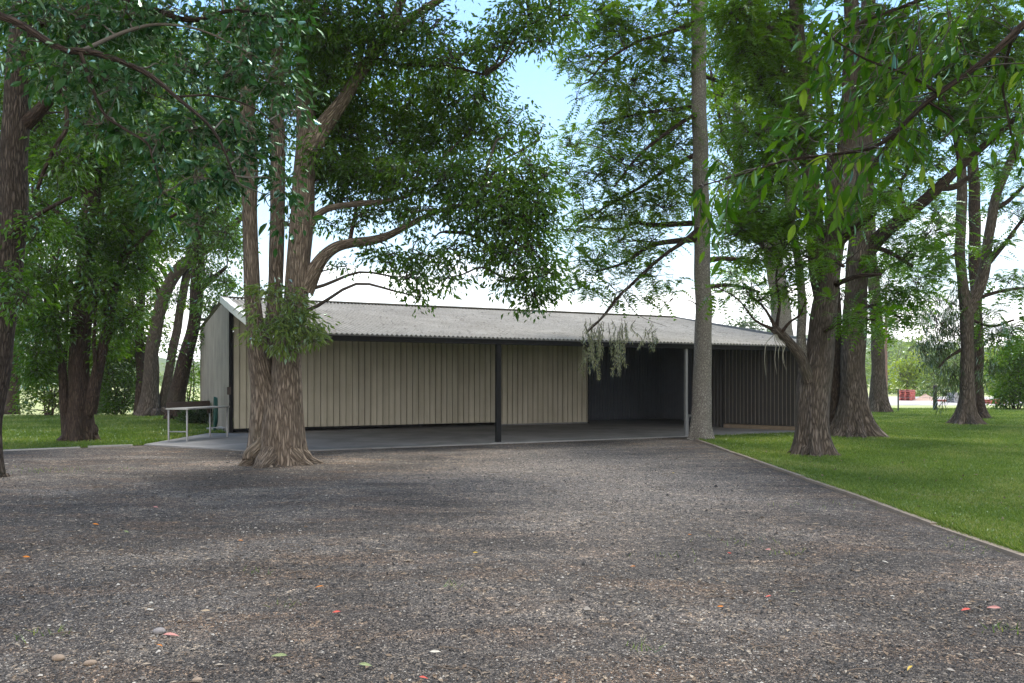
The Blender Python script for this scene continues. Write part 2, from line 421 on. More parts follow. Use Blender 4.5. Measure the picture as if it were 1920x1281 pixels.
def lawnmat():
    m, nt, out = newmat('lawn'); g = N(nt); v = pos(g)
    n1 = g.noise(v, .35, 5, .6); n2 = g.noise(v, 9, 5, .7); n3 = g.noise(v, 70, 3, .7)
    c = g.ramp(n1, [(.3, (.075, .115, .014)), (.7, (.12, .16, .022))])
    c = g.mix(g.ramp(n2, [(.55, (0,0,0)), (.75, (.45,)*3)]), c, (.16, .15, .05))
    c = g.mix(1.0, c, g.ramp(n3, [(.3, (.55,)*3), (.7, (1.3,)*3)]), 'MULTIPLY')
    pbsdf(g, out, c, .95, g.bump(n3, .7, .03), spec=.1); return m
def fieldmat():
    m, nt, out = newmat('field'); g = N(nt); v = pos(g)
    n1 = g.noise(v, .03, 5, .6); n2 = g.noise(v, 1.2, 5, .7)
    c = g.ramp(n1, [(.35, (.30, .33, .14)), (.65, (.40, .41, .20))])
    c = g.mix(1.0, c, g.ramp(n2, [(.3, (.75,)*3), (.7, (1.2,)*3)]), 'MULTIPLY')
    pbsdf(g, out, c, .95, spec=.1); return m
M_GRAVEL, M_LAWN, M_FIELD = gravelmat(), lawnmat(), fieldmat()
def concretemat(name='concrete', a=(.15, .147, .144), b=(.25, .244, .238)):
    m, nt, out = newmat(name); g = N(nt); v = pos(g)
    n1 = g.noise(v, .8, 6, .65, .5); n2 = g.noise(v, 30, 4, .6)
    c = g.ramp(n1, [(.35, a), (.65, b)])
    c = g.mix(g.ramp(g.noise(v, 2.4, 6, .7), [(.55, (0,0,0)), (.72, (.5,)*3)]), c, (.13, .125, .12))
    c = g.mix(1.0, c, g.ramp(n2, [(.3, (.88,)*3), (.7, (1.1,)*3)]), 'MULTIPLY')
    pbsdf(g, out, c, .7, g.bump(n2, .15, .005)); return m
M_CONC = concretemat()
poly_sheet('ground', [(-2500, -60), (2500, -60), (2500, 3000), (-2500, 3000)], -.02, M_FIELD)
EA, EB = np.array([4.02, -8.0]), np.array([4.80, 20.75])          # timber edge of the right lawn
tipP = G(270, 833, FL)[:2]; lfP = G(5, 846)[:2]; lfd = (lfP-tipP)/np.linalg.norm(lfP-tipP); lf2 = lfP+lfd*16
sl_c = [S(-5.1, 0, 0)[:2], S(11.75, 0, 0)[:2]]
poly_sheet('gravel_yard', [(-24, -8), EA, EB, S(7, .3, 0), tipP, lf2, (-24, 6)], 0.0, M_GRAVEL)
LAWN_R = [EA, EB, S(5.95, -.06, 0), S(11.85, -.06, 0), S(11.85, 17.3, 0), (6, 46), (60, 43), (60, -8)]
LAWN_L = [lf2, lfP, tipP, G(392, 812, 0), S(-5.5, 6.7, 0), S(-5.5, 17.3, 0), (-8, 37), (-24, 34.5), (-60, 34), (-60, 4)]
poly_sheet('lawn', LAWN_R, .012, M_LAWN); poly_sheet('lawn', LAWN_L, .012, M_LAWN)
M_YARD = simple('pale_dirt', (.42, .39, .37), .95, sc=.5, var=.2)
poly_sheet('dirt_yard', [(14, 51), (95, 51), (120, 74), (12, 82)], -.012, M_YARD)
slab = poly_sheet('concrete_slab', [tipP, G(471, 844.5, FL)[:2], S(-5.15, 0, 0)[:2], S(11.75, 0, 0)[:2], S(11.75, 9.0, 0)[:2], S(-5.35, 9.0, 0)[:2], S(-5.48, 6.7, 0)[:2], G(392, 812, FL)[:2]], FL, M_CONC, thick=.10)

# --- hills
def hills():
    nx, ny = 90, 26
    X = np.linspace(-900, 1300, nx); Y = np.linspace(420, 1500, ny)
    XX, YY = np.meshgrid(X, Y)
    t = np.clip((YY-420)/420, 0, 1); t = t*t*(3-2*t)
    h = 46*t*(.55+.45*np.clip((XX+300)/800, 0, 1))*(1+.22*np.sin(XX/130+.6)+.15*np.sin(XX/57+YY/300)+.06*np.sin(XX/21+YY/70))
    h += rng.normal(size=h.shape)*2.0*t; h[0] = -1.5
    V = np.stack([XX, YY, h], -1).reshape(-1, 3)
    i = np.arange(ny-1)[:, None]*nx+np.arange(nx-1)[None]
    F = np.stack([i, i+1, i+nx+1, i+nx], -1).reshape(-1, 4)
    m, nt, out = newmat('hill_forest'); g = N(nt); v = pos(g)
    n1 = g.noise(v, .05, 6, .7); n2 = g.noise(v, .012, 4, .6)
    c = g.ramp(n1, [(.3, (.03, .055, .02)), (.7, (.10, .135, .05))])
    c = g.mix(g.ramp(n2, [(.45, (0,0,0)), (.65, (.6,)*3)]), c, (.16, .19, .07))
    pbsdf(g, out, c, 1.0, g.bump(n1, 1.0, 4.0), spec=0.0)
    tag(mesh('hills', V, [(F, 0)], m, smooth=True), kind='structure')
hills()
# ================================================================== SHED
def tanmat(name, col):
    m, nt, out = newmat(name); g = N(nt); v = pos(g)
    k = g.noise(g.map(v, (7, 7, .3)), 1.0, 5, .65); k2 = g.noise(v, .9, 5, .6); k3 = g.noise(v, 9, 5, .7)
    c = g.mix(1.0, col, g.ramp(k, [(.3, (.80, .79, .77)), (.62, (1.06, 1.06, 1.06))]), 'MULTIPLY')
    c = g.mix(1.0, c, g.ramp(k2, [(.3, (.86, .85, .83)), (.7, (1.06, 1.06, 1.07))]), 'MULTIPLY')
    c = g.mix(g.ramp(k3, [(.62, (0, 0, 0)), (.78, (.35,)*3)]), c, (.22, .18, .13))
    pbsdf(g, out, c, .5, spec=.35); return m
M_TAN = tanmat('painted_sheet_tan', (.455, .42, .33))
M_TAN2 = tanmat('painted_sheet_tan_door', (.485, .445, .35))
def streakmat():
    m, nt, out = newmat('weathered_sheet'); g = N(nt); v = pos(g)
    k = g.noise(g.map(v, (9, 9, .25)), 1.0, 5, .65); k2 = g.noise(v, 1.2, 4, .6)
    c = g.ramp(g.math('ADD', g.math('MULTIPLY', k, .65), g.math('MULTIPLY', k2, .35)), [(.32, (.10, .09, .077)), (.52, (.20, .18, .152)), (.7, (.30, .275, .24))])
    pbsdf(g, out, c, .55, spec=.4); return m
M_GREY = streakmat()
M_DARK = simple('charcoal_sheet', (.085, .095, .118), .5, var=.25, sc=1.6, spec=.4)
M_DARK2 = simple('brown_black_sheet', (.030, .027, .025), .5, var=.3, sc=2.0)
M_RIB = simple('sky_lit_rib', (.19, .17, .145), .45, var=.3, sc=3.0)  # sky light caught on the ribs, put into a paler colour
M_BLACK = simple('black_steel', (.010, .0102, .011), .6, var=.25, sc=5, spec=.12)
M_STEELG = simple('grey_steel', (.16, .165, .17), .45, var=.2, sc=5)
M_ZINC = simple('bare_zinc', (.62, .62, .60), .38, .55, var=.3, sc=4)
M_TIMBER = simple('weathered_timber', (.22, .17, .12), .85, var=.35, sc=7, bump=.3)
def roofmat():
    m, nt, out = newmat('old_roof_iron'); g = N(nt); v = pos(g)
    n1 = g.noise(g.map(v, (1, 1, 1)), .55, 6, .7, .6); n2 = g.noise(v, 5, 6, .75, .5); n3 = g.noise(v, 30, 4, .7)
    c = g.ramp(n1, [(.3, (.20, .183, .156)), (.7, (.32, .30, .263))])
    c = g.mix(g.ramp(n2, [(.50, (0,0,0)), (.66, (.75,)*3)]), c, (.13, .115, .09))
    c = g.mix(g.ramp(g.noise(v, 2.6, 6, .75), [(.56, (0,0,0)), (.74, (.4,)*3)]), c, (.38, .365, .34))
    c = g.mix(1.0, c, g.ramp(n3, [(.3, (.75,)*3), (.7, (1.15,)*3)]), 'MULTIPLY')
    pbsdf(g, out, c, .8, metal=.0, spec=.2); return m
M_ROOF = roofmat()
UL, UR, VR, VB = -5.5, 11.65, 8.3, 17.0
EH, RH, BH = 2.60, 4.08, 3.62
def roof_z(v): return EH+(RH-EH)*v/VR if v <= VR else RH+(BH-RH)*(v-VR)/(VB-VR)
shed = thing('machinery_shed', 'long low farm shed with tan ribbed metal walls and old corrugated iron roof', 'shed', S(3, 4, 0))
def sine_sheet(a, b, across, zs, pitch, amp, per=8):
    """corrugated strip: runs from a to b (corrugation repeats along it); across = list of offsets from that line, zs their lift"""
    L = np.linalg.norm(b-a); n = int(L/pitch*per)+1
    s = np.linspace(0, L, n); d = (b-a)/L
    off = amp*np.sin(2*np.pi*s/pitch)
    V = np.stack([a+d*s[:, None]+np.array(ac)+np.array([0, 0, 1.])*off[:, None] for ac in across], 0).reshape(-1, 3)
    k = len(across); i = np.arange(k-1)[:, None]*n+np.arange(n-1)[None]
    return V, np.stack([i, i+1, i+n+1, i+n], -1).reshape(-1, 4)
b = MB()
vsamp = np.linspace(-.10, VR, 9)
sag = lambda v: -.035*math.sin(math.pi*max(v, 0)/VR)
b.add(*sine_sheet(S(UL, 0, 0), S(UR, 0, 0), [S(0, v, roof_z(v)+sag(v))-S(0, 0, 0) for v in vsamp], 0, .115, .019))
b.add(*sine_sheet(S(UL, 0, 0), S(UR, 0, 0), [S(0, v, roof_z(v))-S(0, 0, 0) for v in (VR, 12, VB+.1)], 0, .115, .019))
roof = b.build('roof', M_ROOF, shed, True)
b = MB(); b.bar(S(UL, VR, RH+.035), S(UR, VR, RH+.035), .34, .03); b.build('ridge_cap', M_ROOF, roof)
b = MB()
P = [S(UL-.02, v, roof_z(v)+sag(v)-.03+(.02*math.sin(v*5))) for v in np.linspace(-.1, VR, 14)]
for p, q in zip(P[:-1], P[1:]): b.bar(p, q, .05, .20, (0, 0, 1))
for p, q in zip(P[:-1], P[1:]): b.bar(p+U3*.10+Z3*.075, q+U3*.10+Z3*.075, .20, .012)
b.build('barge_flashing', M_ZINC, roof)
b = MB(); b.bar(S(UR+.02, -.1, EH-.03), S(UR+.02, VR, RH-.03), .04, .16); b.build('barge_flashing', M_STEELG, roof)
# soffit underside: dark rafters + eave beam
b = MB(); b.bar(S(UL+.05, .06, EH-.095), S(UR-.05, .06, EH-.095), .10, .15); b.build('eave_beam', M_BLACK, shed)
b = MB()
b.bar(S(UL+.05, -.04, EH-.035), S(UR-.05, -.04, EH-.035), .05, .035); b.build('eave_batten', M_STEELG, shed)
for k, v in enumerate((2.2, 4.4, 6.5)):
    b = MB(); b.bar(S(UL+.1, v, roof_z(v)-.13), S(UR-.1, v, roof_z(v)-.13), .07, .14); b.build('purlin', M_BLACK, shed)
def ribwall(name, p0, p1, z0, z1, prof, mats, parent, nrm, pitch):
    """prof: list of (fraction of the pitch, offset along nrm, material); z1 may be a function of the distance run"""
    L = np.linalg.norm(p1-p0); d = (p1-p0)/L; n = max(1, round(L/pitch)); pt = L/n
    s, o, m = [], [], []
    for k in range(n):
        for f, of, mi in prof: s.append((k+f)*pt); o.append(of); m.append(mi)
    s.append(L); o.append(prof[0][1]); m.append(0)
    s, o = np.array(s), np.array(o); zt = np.array([z1(q) for q in s]) if callable(z1) else np.full(len(s), z1)
    B = p0+d*s[:, None]+nrm*o[:, None]
    V = np.vstack([np.column_stack([B[:, 0], B[:, 1], np.full(len(s), z0)]), np.column_stack([B[:, 0], B[:, 1], zt])])
    i = np.arange(len(s)-1); F = np.stack([i, i+1, i+1+len(s), i+len(s)], -1); m = np.array(m[:-1])
    return mesh(name, V, [(F[m == q], q) for q in sorted(set(m))], mats, parent)
RIB = [(0, 0, 0), (.78, 0, 0), (.785, -.05, 0), (.885, -.05, 0), (.89, .018, 0), (.985, .018, 0), (.99, 0, 0)]
VW = 6.8
uL, uM, uR = UL+.12, u_at(931, VW), u_at(1101, VW-.05)
ztop = roof_z(VW)-.05
ribwall('sliding_door', S(uL+.06, VW, 0), S(uM, VW, 0), FL+.12, ztop, RIB, M_TAN, shed, -V3, .195)
ribwall('wall', S(uM+.01, VW-.06, 0), S(uR, VW-.06, 0), FL+.05, ztop, RIB, M_TAN2, shed, -V3, .20)
b = MB(); b.bar(S(uM, VW-.04, FL+.03), S(uR, VW-.04, FL+.03), .05, .05); b.build('base_rail', M_STEELG, shed)
b = MB(); b.bar(S(uL+.06, VW+.03, FL+.095), S(u_at(795, VW), VW+.03, FL+.095), .05, .06); b.build('base_rail', M_BLACK, shed)
b = MB(); b.bar(S(uR+.03, VW-.03, FL), S(uR+.03, VW-.03, ztop), .07, .07, V3); b.build('door_frame', M_BLACK, shed)
SIN = [(0, .016, 0), (.2, .012, 0), (.36, -.008, 0), (.5, -.016, 0), (.64, -.008, 0), (.8, .012, 0)]
ribwall('gable_wall', S(UL+.10, VB-.1, 0), S(UL+.10, VW+.05, 0), 0, lambda s: roof_z(VB-.1-s)-.05, SIN, M_GREY, shed, -U3, .10)
# recess: back wall, inner side wall, ceiling
VK = 8.75
DSIN = [(0, .018, 0), (.25, .016, 1), (.4, -.012, 0), (.75, -.018, 0), (.9, .010, 0)]
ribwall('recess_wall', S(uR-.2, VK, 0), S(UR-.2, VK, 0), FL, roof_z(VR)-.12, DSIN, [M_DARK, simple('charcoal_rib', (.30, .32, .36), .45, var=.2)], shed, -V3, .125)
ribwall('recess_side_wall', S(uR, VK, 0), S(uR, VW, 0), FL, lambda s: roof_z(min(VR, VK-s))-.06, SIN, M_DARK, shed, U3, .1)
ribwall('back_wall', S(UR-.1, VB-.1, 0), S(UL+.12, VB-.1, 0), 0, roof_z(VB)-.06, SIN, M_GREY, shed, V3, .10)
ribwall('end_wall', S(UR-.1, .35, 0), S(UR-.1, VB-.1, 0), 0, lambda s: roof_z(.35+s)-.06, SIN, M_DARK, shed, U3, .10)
# dark ribbed store front at the right-hand end, on a timber sill
A = G(1356, 801.5, FL); B = G(1500, 807.5, FL)
dAB = (B-A)/np.linalg.norm(B-A); nAB = np.array([dAB[1], -dAB[0], 0])
if np.dot(nAB[:2], -A[:2]) < 0: nAB = -nAB
LAB = np.linalg.norm(B-A)
DR = [(0, 0, 0), (.66, 0, 0), (.72, .035, 1), (.90, .035, 0), (.96, 0, 0)]
vA, vB = np.dot(A[:2]-O, VD), np.dot(B[:2]-O, VD)
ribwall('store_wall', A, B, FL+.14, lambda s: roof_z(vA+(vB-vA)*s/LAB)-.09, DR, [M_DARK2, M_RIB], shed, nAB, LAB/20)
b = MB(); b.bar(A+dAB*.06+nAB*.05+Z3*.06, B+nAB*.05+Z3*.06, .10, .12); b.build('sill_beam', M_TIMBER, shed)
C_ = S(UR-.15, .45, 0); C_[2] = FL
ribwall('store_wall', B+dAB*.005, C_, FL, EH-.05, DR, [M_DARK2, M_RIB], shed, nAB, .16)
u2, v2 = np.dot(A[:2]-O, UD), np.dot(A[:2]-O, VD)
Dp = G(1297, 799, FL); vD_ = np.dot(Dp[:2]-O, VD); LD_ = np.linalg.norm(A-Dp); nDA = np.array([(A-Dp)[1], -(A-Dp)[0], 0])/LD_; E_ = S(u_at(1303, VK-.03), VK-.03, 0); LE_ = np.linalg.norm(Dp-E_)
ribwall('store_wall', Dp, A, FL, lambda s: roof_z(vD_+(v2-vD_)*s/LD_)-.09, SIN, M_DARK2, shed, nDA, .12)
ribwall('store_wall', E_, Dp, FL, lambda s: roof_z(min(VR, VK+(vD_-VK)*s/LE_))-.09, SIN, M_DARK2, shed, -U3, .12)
# posts, corner post, switch box
def post(px, v, w, m, lab=None):
    u = u_at(px, v); b = MB()
    b.bar(S(u, v, FL+.008), S(u, v, EH-.17), w, w, V3); o = b.build('post', m, shed)
    if lab: o['label'] = lab
    c = MB(); c.box(S(u, v, FL+.006), U3*w*1.1, V3*w*1.0, Z3*.006)
    for q in (-1, 1): c.box(S(u+q*w*.85, v, FL+.02), U3*.010, V3*.010, Z3*.012)
    c.build('base_plate', M_STEELG, o)
post(934, .14, .115, M_BLACK, 'black square veranda post'); post(1286, .14, .075, M_STEELG, 'thin grey veranda post')
post(484, .14, .115, M_BLACK); post(1568, .14, .10, M_BLACK)
b = MB(); b.bar(S(uL-.02, VW-.02, 0), S(uL-.02, VW-.02, ztop-.05), .10, .10, V3); b.build('corner_post', M_BLACK, shed)
b = MB(); c = W(430.5, 733, 22.9); c = S(np.dot(c[:2]-O, UD), VW-.06, c[2]); b.box(c, U3*.055, V3*.05, Z3*.11); b.box(c-V3*.055, U3*.045, V3*.008, Z3*.09)
b.build('switch_box', simple('box_brown', (.06, .045, .04), .5), shed)
b = MB(); b.bar(c-Z3*.11, c-Z3*.35+U3*.0, .02, .02, V3); b.build('conduit', M_STEELG, shed)
# rail behind the single trunk
b = MB(); p = W(1288, 779, 22.6); q = W(1304, 779, 22.6); b.bar(p, q, .05, .05); b.bar(q, [q[0], q[1], FL], .05, .05, (0, 1, 0)); b.bar([p[0]+.02, p[1], p[2]], [p[0]+.02, p[1], FL], .05, .05, (0, 1, 0))
b.build('hand_rail', M_STEELG, shed)

# ================================================================== TABLE, HOSE
M_GALV = simple('galvanised_tube', (.30, .30, .30), .45, .35, var=.25, sc=9)
M_TOP = simple('stainless_top', (.36, .36, .355), .4, .3, var=.2, sc=6)
M_BOARD = simple('dark_board', (.055, .04, .032), .8, var=.35, sc=8)
Nn = G(351, 828, FL); a = R(12.3); d_ = np.array([math.sin(a), math.cos(a), 0]); s_ = np.array([-math.cos(a), math.sin(a), 0])
TL, TW, TH = 1.78, .52, .83
tb = thing('work_table', 'grey steel washing bench with tubular legs and dark splashback on the slab', 'table', Nn)
b = MB(); cc = Nn+d_*TL/2+s_*TW/2; b.box(cc+Z3*(TH-.02), d_*(TL/2+.05), s_*(TW/2+.05), Z3*.018)
top = b.build('table_top', M_TOP, tb)
b = MB(); p = Nn+s_*(TW+.03)+Z3*(TH+.07); b.bar(p-d_*.03, p+d_*(TL+.02), .03, .14); b.build('splashback', M_BOARD, tb)
for p in (Nn, Nn+s_*TW, Nn+d_*TL, Nn+d_*TL+s_*TW):
    b = MB(); b.tube([p, p+Z3*(TH-.04)], [.024, .024], 10, sub=1); b.build('leg', M_GALV, tb, True)
for k in (0, 1):
    b = MB(); p = Nn+d_*TL*k+Z3*.24; b.tube([p, p+s_*TW], [.017, .017], 8, sub=1); b.build('stretcher', M_GALV, tb, True)
b = MB(); p = Nn+d_*TL+s_*TW+Z3*(TH-.05); b.box(p-Z3*.08+d_*-.04, d_*.09, s_*.012, Z3*.07); b.build('bracket', M_BOARD, tb)
M_HOSE = simple('green_hose', (.012, .075, .06), .4, var=.2); M_HOSE2 = simple('pale_hose', (.42, .43, .42), .45)
hc = S(UL-.06, VW+1.15, 0); hc = W(409, 771, hc[1]-.02)
hs = MB(); V_ = -V3
for k in range(7):
    ph = np.linspace(0, 2*np.pi, 25); rx, rz = .16+.012*(k % 3)+rng.uniform(-.01, .01), .40+.025*k
    P = np.stack([hc+V_*rx*math.cos(t)*(1-.25*math.sin(t))+Z3*(rz*math.sin(t)-.02*k)-U3*(.03+.014*k) for t in ph]); hs.tube(P, np.full(25, .012), 6, sub=1)
o = hs.build('garden_hose', M_HOSE, None, True, origin=[hc[0], hc[1], hc[2]-.55]); tag(o, 'coiled dark green hose hanging on the shed end wall beside the bench', 'hose')
hs = MB(); q = G(405, 806, FL)
for k in range(4):
    ph = np.linspace(0, 2*np.pi, 25); P = np.stack([q+np.array([math.cos(t)*(.20+.02*k), math.sin(t)*(.2+.03*k), .02+.015*k+.05*k*(math.sin(t+k) > .4)*math.sin(t)]) for t in ph]); hs.tube(P, np.full(25, .011), 6, sub=1)
o = hs.build('water_hose', M_HOSE2, None, True, origin=q); tag(o, 'pale hose coiled on the slab under the steel bench', 'hose')

# ================================================================== EDGING, FENCE POSTS, PALLETS
M_EDGE = simple('edge_timber', (.235, .19, .145), .9, var=.4, sc=5, bump=.4)
n_ = 7; b = MB(); pp = [EA+(EB-EA)*t for t in np.linspace(0, 1, n_+1)]
for k in range(n_):
    p, q = np.array([*pp[k], .0]), np.array([*pp[k+1], .0]); dd = (q-p)/np.linalg.norm(q-p)
    wv = np.array([rng.normal()*.012, 0, rng.normal()*.008])
    m_ = (p+q)/2+np.array([rng.normal()*.01, 0, 0])
    b.bar(p+dd*.006-Z3*.004+wv, m_-Z3*.002, .075, .08); b.bar(m_-Z3*.002+dd*.004, q-dd*.006-Z3*.006+wv, .075, .08)
tag(b.build('timber_edging', M_EDGE, None, origin=[*EA, 0]), 'weathered sleeper edging between the gravel and the right-hand lawn', 'edging')
b = MB(); p, q = np.array([*(tipP+lfd*.25), .0]), np.array([*lfP, 0]); m1, m2 = p+(q-p)*.36, p+(q-p)*.42
b.bar(p+Z3*.005, m1+Z3*.012, .10, .06); b.bar(m2+Z3*.005, q+Z3*.004, .10, .05); b.bar(q+Z3*.003, np.array([*lf2, 0]), .10, .04)
tag(b.build('concrete_edging', concretemat('old_concrete', (.25, .24, .22), (.40, .39, .37)), None, origin=p), 'pale concrete edging strip between the gravel and the left lawn', 'edging')
M_POST = simple('dark_post', (.035, .032, .028), .8, var=.3, sc=9); M_POSTG = simple('green_steel', (.05, .06, .045), .6)
p = G(1753, 769, 0); b = MB(); b.tube([p-Z3*.1, p+Z3*1.30], [.105, .095], 10, sub=2, rough=.03); o = b.build('fence_post', M_POST, None, True, origin=p)
tag(o, 'thick dark round fence post at the back edge of the right lawn', 'post')
p2 = G(1684, 771, 0); b = MB(); b.bar(p2-Z3*.1, p2+Z3*1.12, .06, .05, (0, 1, 0)); o = b.build('fence_post', M_POSTG, None, origin=p2)
tag(o, 'thin steel fence post in front of the tall red pallet stack', 'post')
b = MB()
for z in (.35, .7, 1.05): b.tube([p2+Z3*z, (p+p2)/2+Z3*(z-.03), p+Z3*z], [.006]*3, 4, sub=2)
M_WIRE = simple('fence_wire', (.3, .3, .3), .4, .5)
tag(b.build('wire_fence', M_WIRE, None, origin=p2), 'thin wires strung between the two dark fence posts', 'fence')
M_PAL = simple('red_pallet', (.46, .12, .10), .8, var=.3, sc=3); M_PALG = simple('grey_pallet', (.33, .33, .34), .8, var=.3, sc=3)
def pallet_mesh():
    b = MB(); L, Wd, Hh = 1.0, .9, .14
    for k in range(3): b.box([0, (k-1)*.40, .07], [L/2, 0, 0], [0, .05, 0], [0, 0, .048])
    for k in range(7): b.box([(k-3)*.15, 0, .129], [.05, 0, 0], [0, Wd/2, 0], [0, 0, .011])
    for k in (-1, 0, 1): b.box([k*.44, 0, .011], [.06, 0, 0], [0, Wd/2, 0], [0, 0, .011])
    return b
pm = pallet_mesh().build('pallet', M_PAL); pm['category'] = 'pallet'
first = True
ORD = ['bottom pallet', 'second pallet from the bottom', 'third pallet from the bottom', 'third pallet from the top', 'second pallet from the top', 'topmost pallet']
def pal(x, y, z, rz, lab, grp, mat_=None, sx=1.0):
    global first
    if first and mat_ is None: o = pm; first = False
    else:
        o = pm.copy(); COL.objects.link(o)
        if mat_ is not None: o.data = pm.data.copy(); o.data.materials[0] = mat_
    o.location = (x, y, z); o.rotation_euler = (0, 0, rz); o['label'] = lab; o['group'] = grp; WL[o.name] = np.array([x, y, z])
p = G(1701, 751, -.01)
for k in range(6): pal(p[0]+rng.normal()*.02, p[1], -.01+k*.143, .785+rng.normal()*.03, 'red %s of the tall stack by the pale dirt yard' % ORD[k], 'pallets in the tall red stack')
for px, py, n, w_, lab in ((1862, 757, 2, 0, 'low red pallet pair near the right-hand shrubs'), (1772, 753, 1, 0, '')):
    p = G(px, py, -.01)
    for k in range(n): pal(p[0], p[1], -.01+k*.143, .1, ('red %s pallet of the low pair right of the twin trunks' % ('lower', 'upper')[k]) if n == 2 else 'single red pallet lying flat right of the thick fence post', 'low red pallets')
p = G(1874, 757, -.01); pal(p[0], p[1]+.4, -.01, -.1, 'red pallet lying alone at the right end, nearest the shrubs', 'low red pallets')
p = G(1795, 755, -.01)
for k in range(5): pal(p[0], p[1], -.01+k*.143, .05, 'grey %s of the stack just left of the twin trunks' % ['bottom pallet', 'second pallet', 'middle pallet', 'fourth pallet', 'topmost pallet'][k], 'grey stacked pallets', M_PALG)
# heap of pale soil
p = G(1735, 751, 0); nr, na = 7, 22; V, F = [], []
for i in range(nr):
    for j in range(na):
        r_ = (i+.02)/(nr-1); an = 2*np.pi*j/na
        V.append([p[0]+r_*1.15*math.cos(an), p[1]+r_*1.0*math.sin(an), -.03+.5*max(0, 1-r_)**1.1*(1+.15*math.sin(an*3+i))+rng.normal()*.015])
for i in range(nr-1):
    for j in range(na): F.append([i*na+j, (i+1)*na+j, (i+1)*na+(j+1) % na, i*na+(j+1) % na])
tag(mesh('soil_heap', V, [(F, 0)], simple('pink_soil', (.42, .30, .24), .95, var=.25, sc=3), None, True, origin=p), 'small pinkish soil heap between the tall red pallets and the fence post', 'soil heap')
# ================================================================== TREES
B_MAIN = bark('bark_fissured_brown', (.034, .027, .021), (.17, .135, .107), (.37, .305, .245), 1.05, .11, 1.0)
B_DARK = bark('bark_dark_red', (.014, .010, .008), (.052, .036, .029), (.105, .076, .06), 1.1, .14, .9)
B_LIGHT = bark('bark_pale_mottled', (.085, .076, .067), (.23, .21, .19), (.43, .405, .37), 1.3, .42, .8, speck=.5)
B_GREY = bark('bark_grey_stringy', (.026, .020, .017), (.095, .077, .064), (.205, .17, .145), 1.1, .11, 1.0)
B_TWIG = simple('twig_bark', (.045, .036, .029), .9, var=.3)
B_TWIGP = simple('twig_bark_grey', (.10, .085, .07), .9, var=.3)
L_CAMPHOR = leafmat('leaf_dark_green', [(.018, .046, .005), (.038, .090, .009), (.068, .138, .013), (.115, .175, .022)], .52, .06)
L_BLUE = leafmat('leaf_blue_green', [(.006, .026, .008), (.013, .048, .014), (.026, .074, .018), (.055, .11, .018)], .36, .10, .34, gcol=(.62, .85, .66))
L_BRIGHT = leafmat('leaf_bright_green', [(.035, .080, .006), (.065, .125, .009), (.105, .17, .014), (.15, .20, .03)], .52, .05)
L_FEATHER = leafmat('leaf_feathery', [(.028, .076, .007), (.054, .122, .010), (.085, .16, .014), (.125, .19, .03)], .5, .04)
L_FINE = leafmat('leaf_fine_bright', [(.038, .092, .007), (.068, .14, .010), (.105, .178, .016), (.145, .20, .03)], .52, .03)
L_NEAR = leafmat('leaf_near', [(.012, .040, .003), (.026, .072, .005), (.052, .112, .008), (.12, .18, .02)], .30, .05, .36, gcol=(.6, .9, .75))
L_PALE = leafmat('leaf_pale_grey', [(.09, .10, .07), (.20, .21, .155), (.32, .32, .26), (.42, .41, .35)], .35, .05)
L_CASU = leafmat('leaf_grey_green', [(.022, .045, .022), (.04, .07, .034), (.065, .10, .05), (.10, .13, .07)], .4, .06)
L_YELL = leafmat('leaf_yellow_green', [(.10, .15, .02), (.16, .22, .03), (.24, .28, .05), (.30, .30, .08)], .45, .05)
L_FAR = leafmat('leaf_far', [(.06, .10, .035), (.09, .14, .045), (.14, .19, .065), (.19, .23, .09)], .4, .04)
def by(py): return H*F_/(py-HY)
def tree(name, label, px, py, group=None, cat='tree', Y=None):
    Y = Y or by(py); p = W(px, py, Y); p[2] = 0
    return thing(name, label, cat, p, group), Y
def yy(pts, Y): return [(p[0], p[1], Y+(p[3] if len(p) > 3 else 0), p[2]) for p in pts]

def roots(t, m, spec, seed=0):
    """surface roots running out from the foot of a trunk: (px, py, Y offset, trunk radius m, number)"""
    r_ = np.random.default_rng(seed); b0 = WL[t.name]
    rad, n, dx = spec
    for k in range(n):
        a = 2*np.pi*k/n+r_.uniform(-.35, .35); d = np.array([math.cos(a), math.sin(a), 0]); sd = np.array([-d[1], d[0], 0]); L = rad*r_.uniform(.75, 1.25); w = r_.normal()*.12*L
        c = b0+np.array([dx, 0, 0]); h = rad*r_.uniform(.5, .8)
        P = [c+d*rad*.45+Z3*h, c+d*rad*.95+Z3*h*.42+sd*w*.3, c+d*(rad+L)*.55+Z3*.05+sd*w*.7, c+d*(rad*.6+L)*.85+Z3*.0+sd*w, c+d*(rad*.6+L)-Z3*.06+sd*w*1.4]
        V, F, K, cap = tube(P, [rad*.34, rad*.30, rad*.22, rad*.13, rad*.05], 12, sub=5, rough=.10, seed=seed*10+k)
        mesh('root', V, [(F, 0), (cap, 0)], m, t, True, vattr=K)
